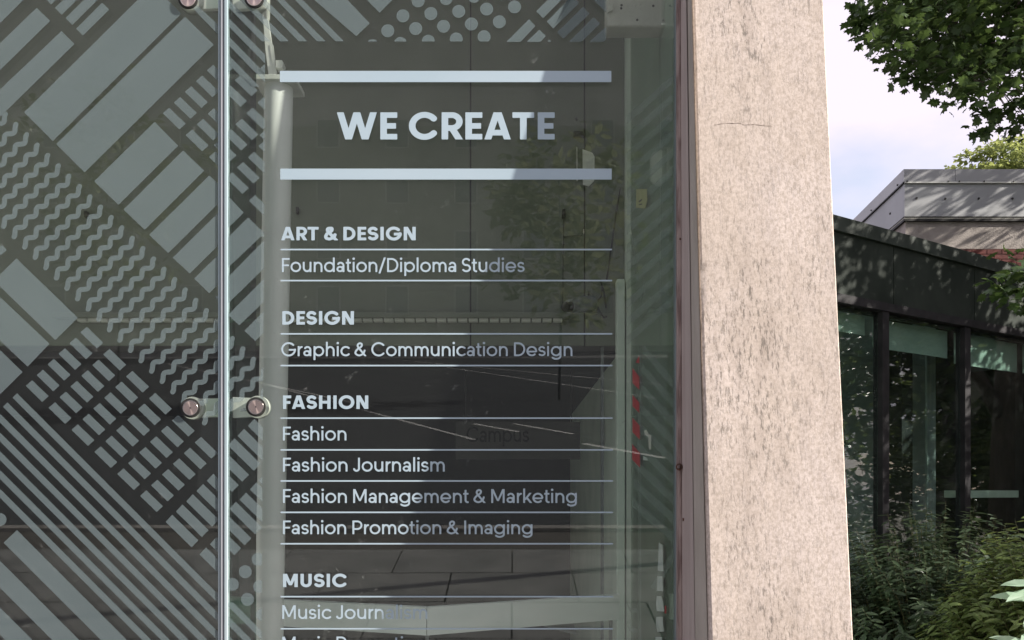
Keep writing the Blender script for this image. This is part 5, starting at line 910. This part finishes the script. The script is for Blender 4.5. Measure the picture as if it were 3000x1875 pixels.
def shrub(lab, base, rad, hgt, nst, nlf, lsz, mat, seed, lean=(0, 0), shape=LANCE):
    rs_ = np.random.default_rng(seed); t = thing('shrub', lab, 'shrub', base); bx_, by_, _ = base
    P_, N_, T_, S_ = [], [], [], []; b = MB()
    for k in range(nst):
        a = rs_.uniform(0, 2*math.pi); r = rad*math.sqrt(rs_.random()); f = r/rad
        a0_ = a+rs_.uniform(-.5, .5); foot = Vector((bx_+.35*r*math.cos(a0_), by_+.35*r*math.sin(a0_), 0))
        h = hgt*math.sqrt(max(.05, 1-.86*f*f))*(rs_.uniform(.82, 1.03) if k % 2 else rs_.uniform(.35, .85))
        tip = Vector((bx_+r*math.cos(a)+lean[0]*rs_.random(), by_+r*math.sin(a)+lean[1]*rs_.random(), h))
        mid = foot.lerp(tip, .5)+Vector((0, 0, .12*h))
        pts = [foot, foot.lerp(mid, .5)+Vector((0, 0, .03)), mid, mid.lerp(tip, .55)+Vector((0, 0, .04)), tip]
        b.tube(pts, [.0035, .003, .0022, .0015, .0008], 4, cap=False)
        for q in range(nlf):
            u = .30+.70*(q/nlf)**.75; seg = min(int(u*4), 3); p = pts[seg].lerp(pts[seg+1], u*4-seg); ax = (pts[seg+1]-pts[seg]).normalized()
            ph = q*2.1+rs_.uniform(-.6, .6); s1 = ax.cross(Vector((0, 1, .3))).normalized(); s2 = ax.cross(s1)
            dr = (s1*math.cos(ph)+s2*math.sin(ph)+ax*.45+Vector((0, 0, -.12))).normalized()
            nn = (ax*.8+Vector((0, 0, .7))+Vector(rs_.normal(size=3))*.3).normalized()
            P_.append(p); N_.append(nn); T_.append(dr); S_.append(lsz*rs_.uniform(.5, 1.3)*(1.05-.3*u))
    P_ = np.array(P_); N_ = np.array(N_); T_ = np.array(T_); S_ = np.array(S_)
    dc = np.linalg.norm(P_-np.array([0, -DG, EYE]), axis=1); vv = (P_[:, 0]/(P_[:, 1]+DG) < .64) & ((P_[:, 2]-EYE)/(P_[:, 1]+DG) > -.185)
    od = np.argsort(np.where(vv, dc, 1e9))[:250]; kp = np.ones(len(P_), bool); kp[od] = False
    leafset('foliage', shape, P_[kp], N_[kp], T_[kp], S_[kp], mat, t)
    single_leaves('leaf', shape, P_[od], N_[od], T_[od], S_[od], mat, t)
    o = b.build('stems', m_stem, t); o['kind'] = 'stuff'
    return t
BUSH = [(.42, 0, -.02), (0, 0, 0), (.18, .14, .03), (.45, .19, .04), (.75, .12, .01), (1.0, 0, -.06), (.75, -.12, .01), (.45, -.19, .04), (.18, -.14, .03)]
shrub('dense shrub in shade-darkened green growing under the office windows close to the pier', (2.75, 2.85, 0), 1.0, 1.50, 760, 34, .085, m_shrubd, 3, shape=BUSH)
shrub('olive green shrub with slim pointed leaves in front of the dark one', (2.86, 1.55, 0), .88, 1.58, 900, 38, .078, m_shrub, 5, shape=BUSH)
shrub('loose rear shrub of slim leaves beneath the far office windows', (4.3, 3.1, 0), 1.0, 1.66, 520, 30, .09, m_shrub, 9, shape=BUSH)
# one pale broad-leaved plant at the right edge
m_palelf = leaf_mat('pale broad leaf', (.22, .34, .24), (.34, .44, .34), .3)
pl = thing('pale_leaf_plant', 'pale green plant with broad pointed leaves in front of the shrubs', 'plant', (1.98, .62, 0))
b = MB(); b.tube([(1.98, .62, 0), (1.97, .62, .8), (1.95, .62, 1.22)], [.008, .006, .004], 6); b.build('stem', m_stem, pl, True)
cc = np.array([1.945, .62, 1.21])
A_ = [(-1, .1, .25), (-1, -.3, -.1), (-.7, .3, -.35), (-.2, -.8, .15), (.6, -.4, .1), (.8, .3, .3), (-.5, -.6, .5), (.1, .5, -.2), (-.6, -.1, .75)]
single_leaves('leaf', [(a*1, c*1.6, e) for a, c, e in LANCE], [cc+np.array([0, 0, -.03*i+.05]) for i in range(len(A_))], [(-.2+.1*i % .5, -.5, 1) for i in range(len(A_))], A_, [.12+.02*(i % 3) for i in range(len(A_))], m_palelf, pl)

# dense trees added out of view to darken the office windows' reflections
for i, (c, r, n, lab) in enumerate((((13.2, 4.6, 4.6), (2.2, 2.6, 3.8), 380, 'dense tree added right of the office wing, seen only in its windows'),
                                    ((15.5, 6.2, 3.6), (2.4, 2.8, 3.4), 300, 'second dense tree added behind the first, seen only in the office windows'))):
    t = thing('broadleaf_tree', lab, 'tree', (c[0], c[1], 0))
    cs = lobe(c, r, n, rr); a_, n_, q_, s_ = maple_cluster(cs, 26, .6, .28, rr)
    k_ = a_[:, 1] > .6
    leafset('crown', OVAL, a_[k_], n_[k_], q_[k_], s_[k_], m_glint, t)
    MB().tube([(c[0], c[1], -.1), (c[0]+.1, c[1], 2.5), (c[0], c[1]+.1, c[2]+1.5)], [.28, .2, .06], 10).build('trunk', m_bark, t, True)
h = thing('hedge', 'tall hedge added to fill the reflection in the office windows', 'hedge', (9.6, 3.2, 0))
hc = [(rr.uniform(9.0, 10.2), rr.uniform(.8, 8.5), rr.uniform(.1, 2.6)) for _ in range(330)]
a_, n_, q_, s_ = maple_cluster(hc, 26, .36, .15, rr)
leafset('foliage', OVAL, a_, n_, q_, s_, m_glint, h)  # unseen hedge, added to cover bare ground in the window reflections
# street trees mirrored in the glass
for i, (x, q, h, lab) in enumerate(((1.55, 24, 9, 'broad street tree across the road, mirrored beside the course list'), (-16, 30, 13, 'street tree far up the road, mirrored behind the etched pattern'))):
    t = thing('street_tree', lab, 'tree', (x, -q, gz(q)))
    cs = lobe((x, -q, gz(q)+h*.62), (h*.3, h*.26, h*.36), 62, rr)
    a_, n_, t_, s_ = maple_cluster(cs, 22, .8, .42, rr)
    leafset('crown', OVAL, a_, n_, t_, s_, m_far, t)
    MB().tube([(x, -q, gz(q)-.2), (x+.1, -q, gz(q)+h*.4), (x, -q, gz(q)+h*.8)], [.05, .05, .03], 10).build('trunk', m_camgrey, t, True)
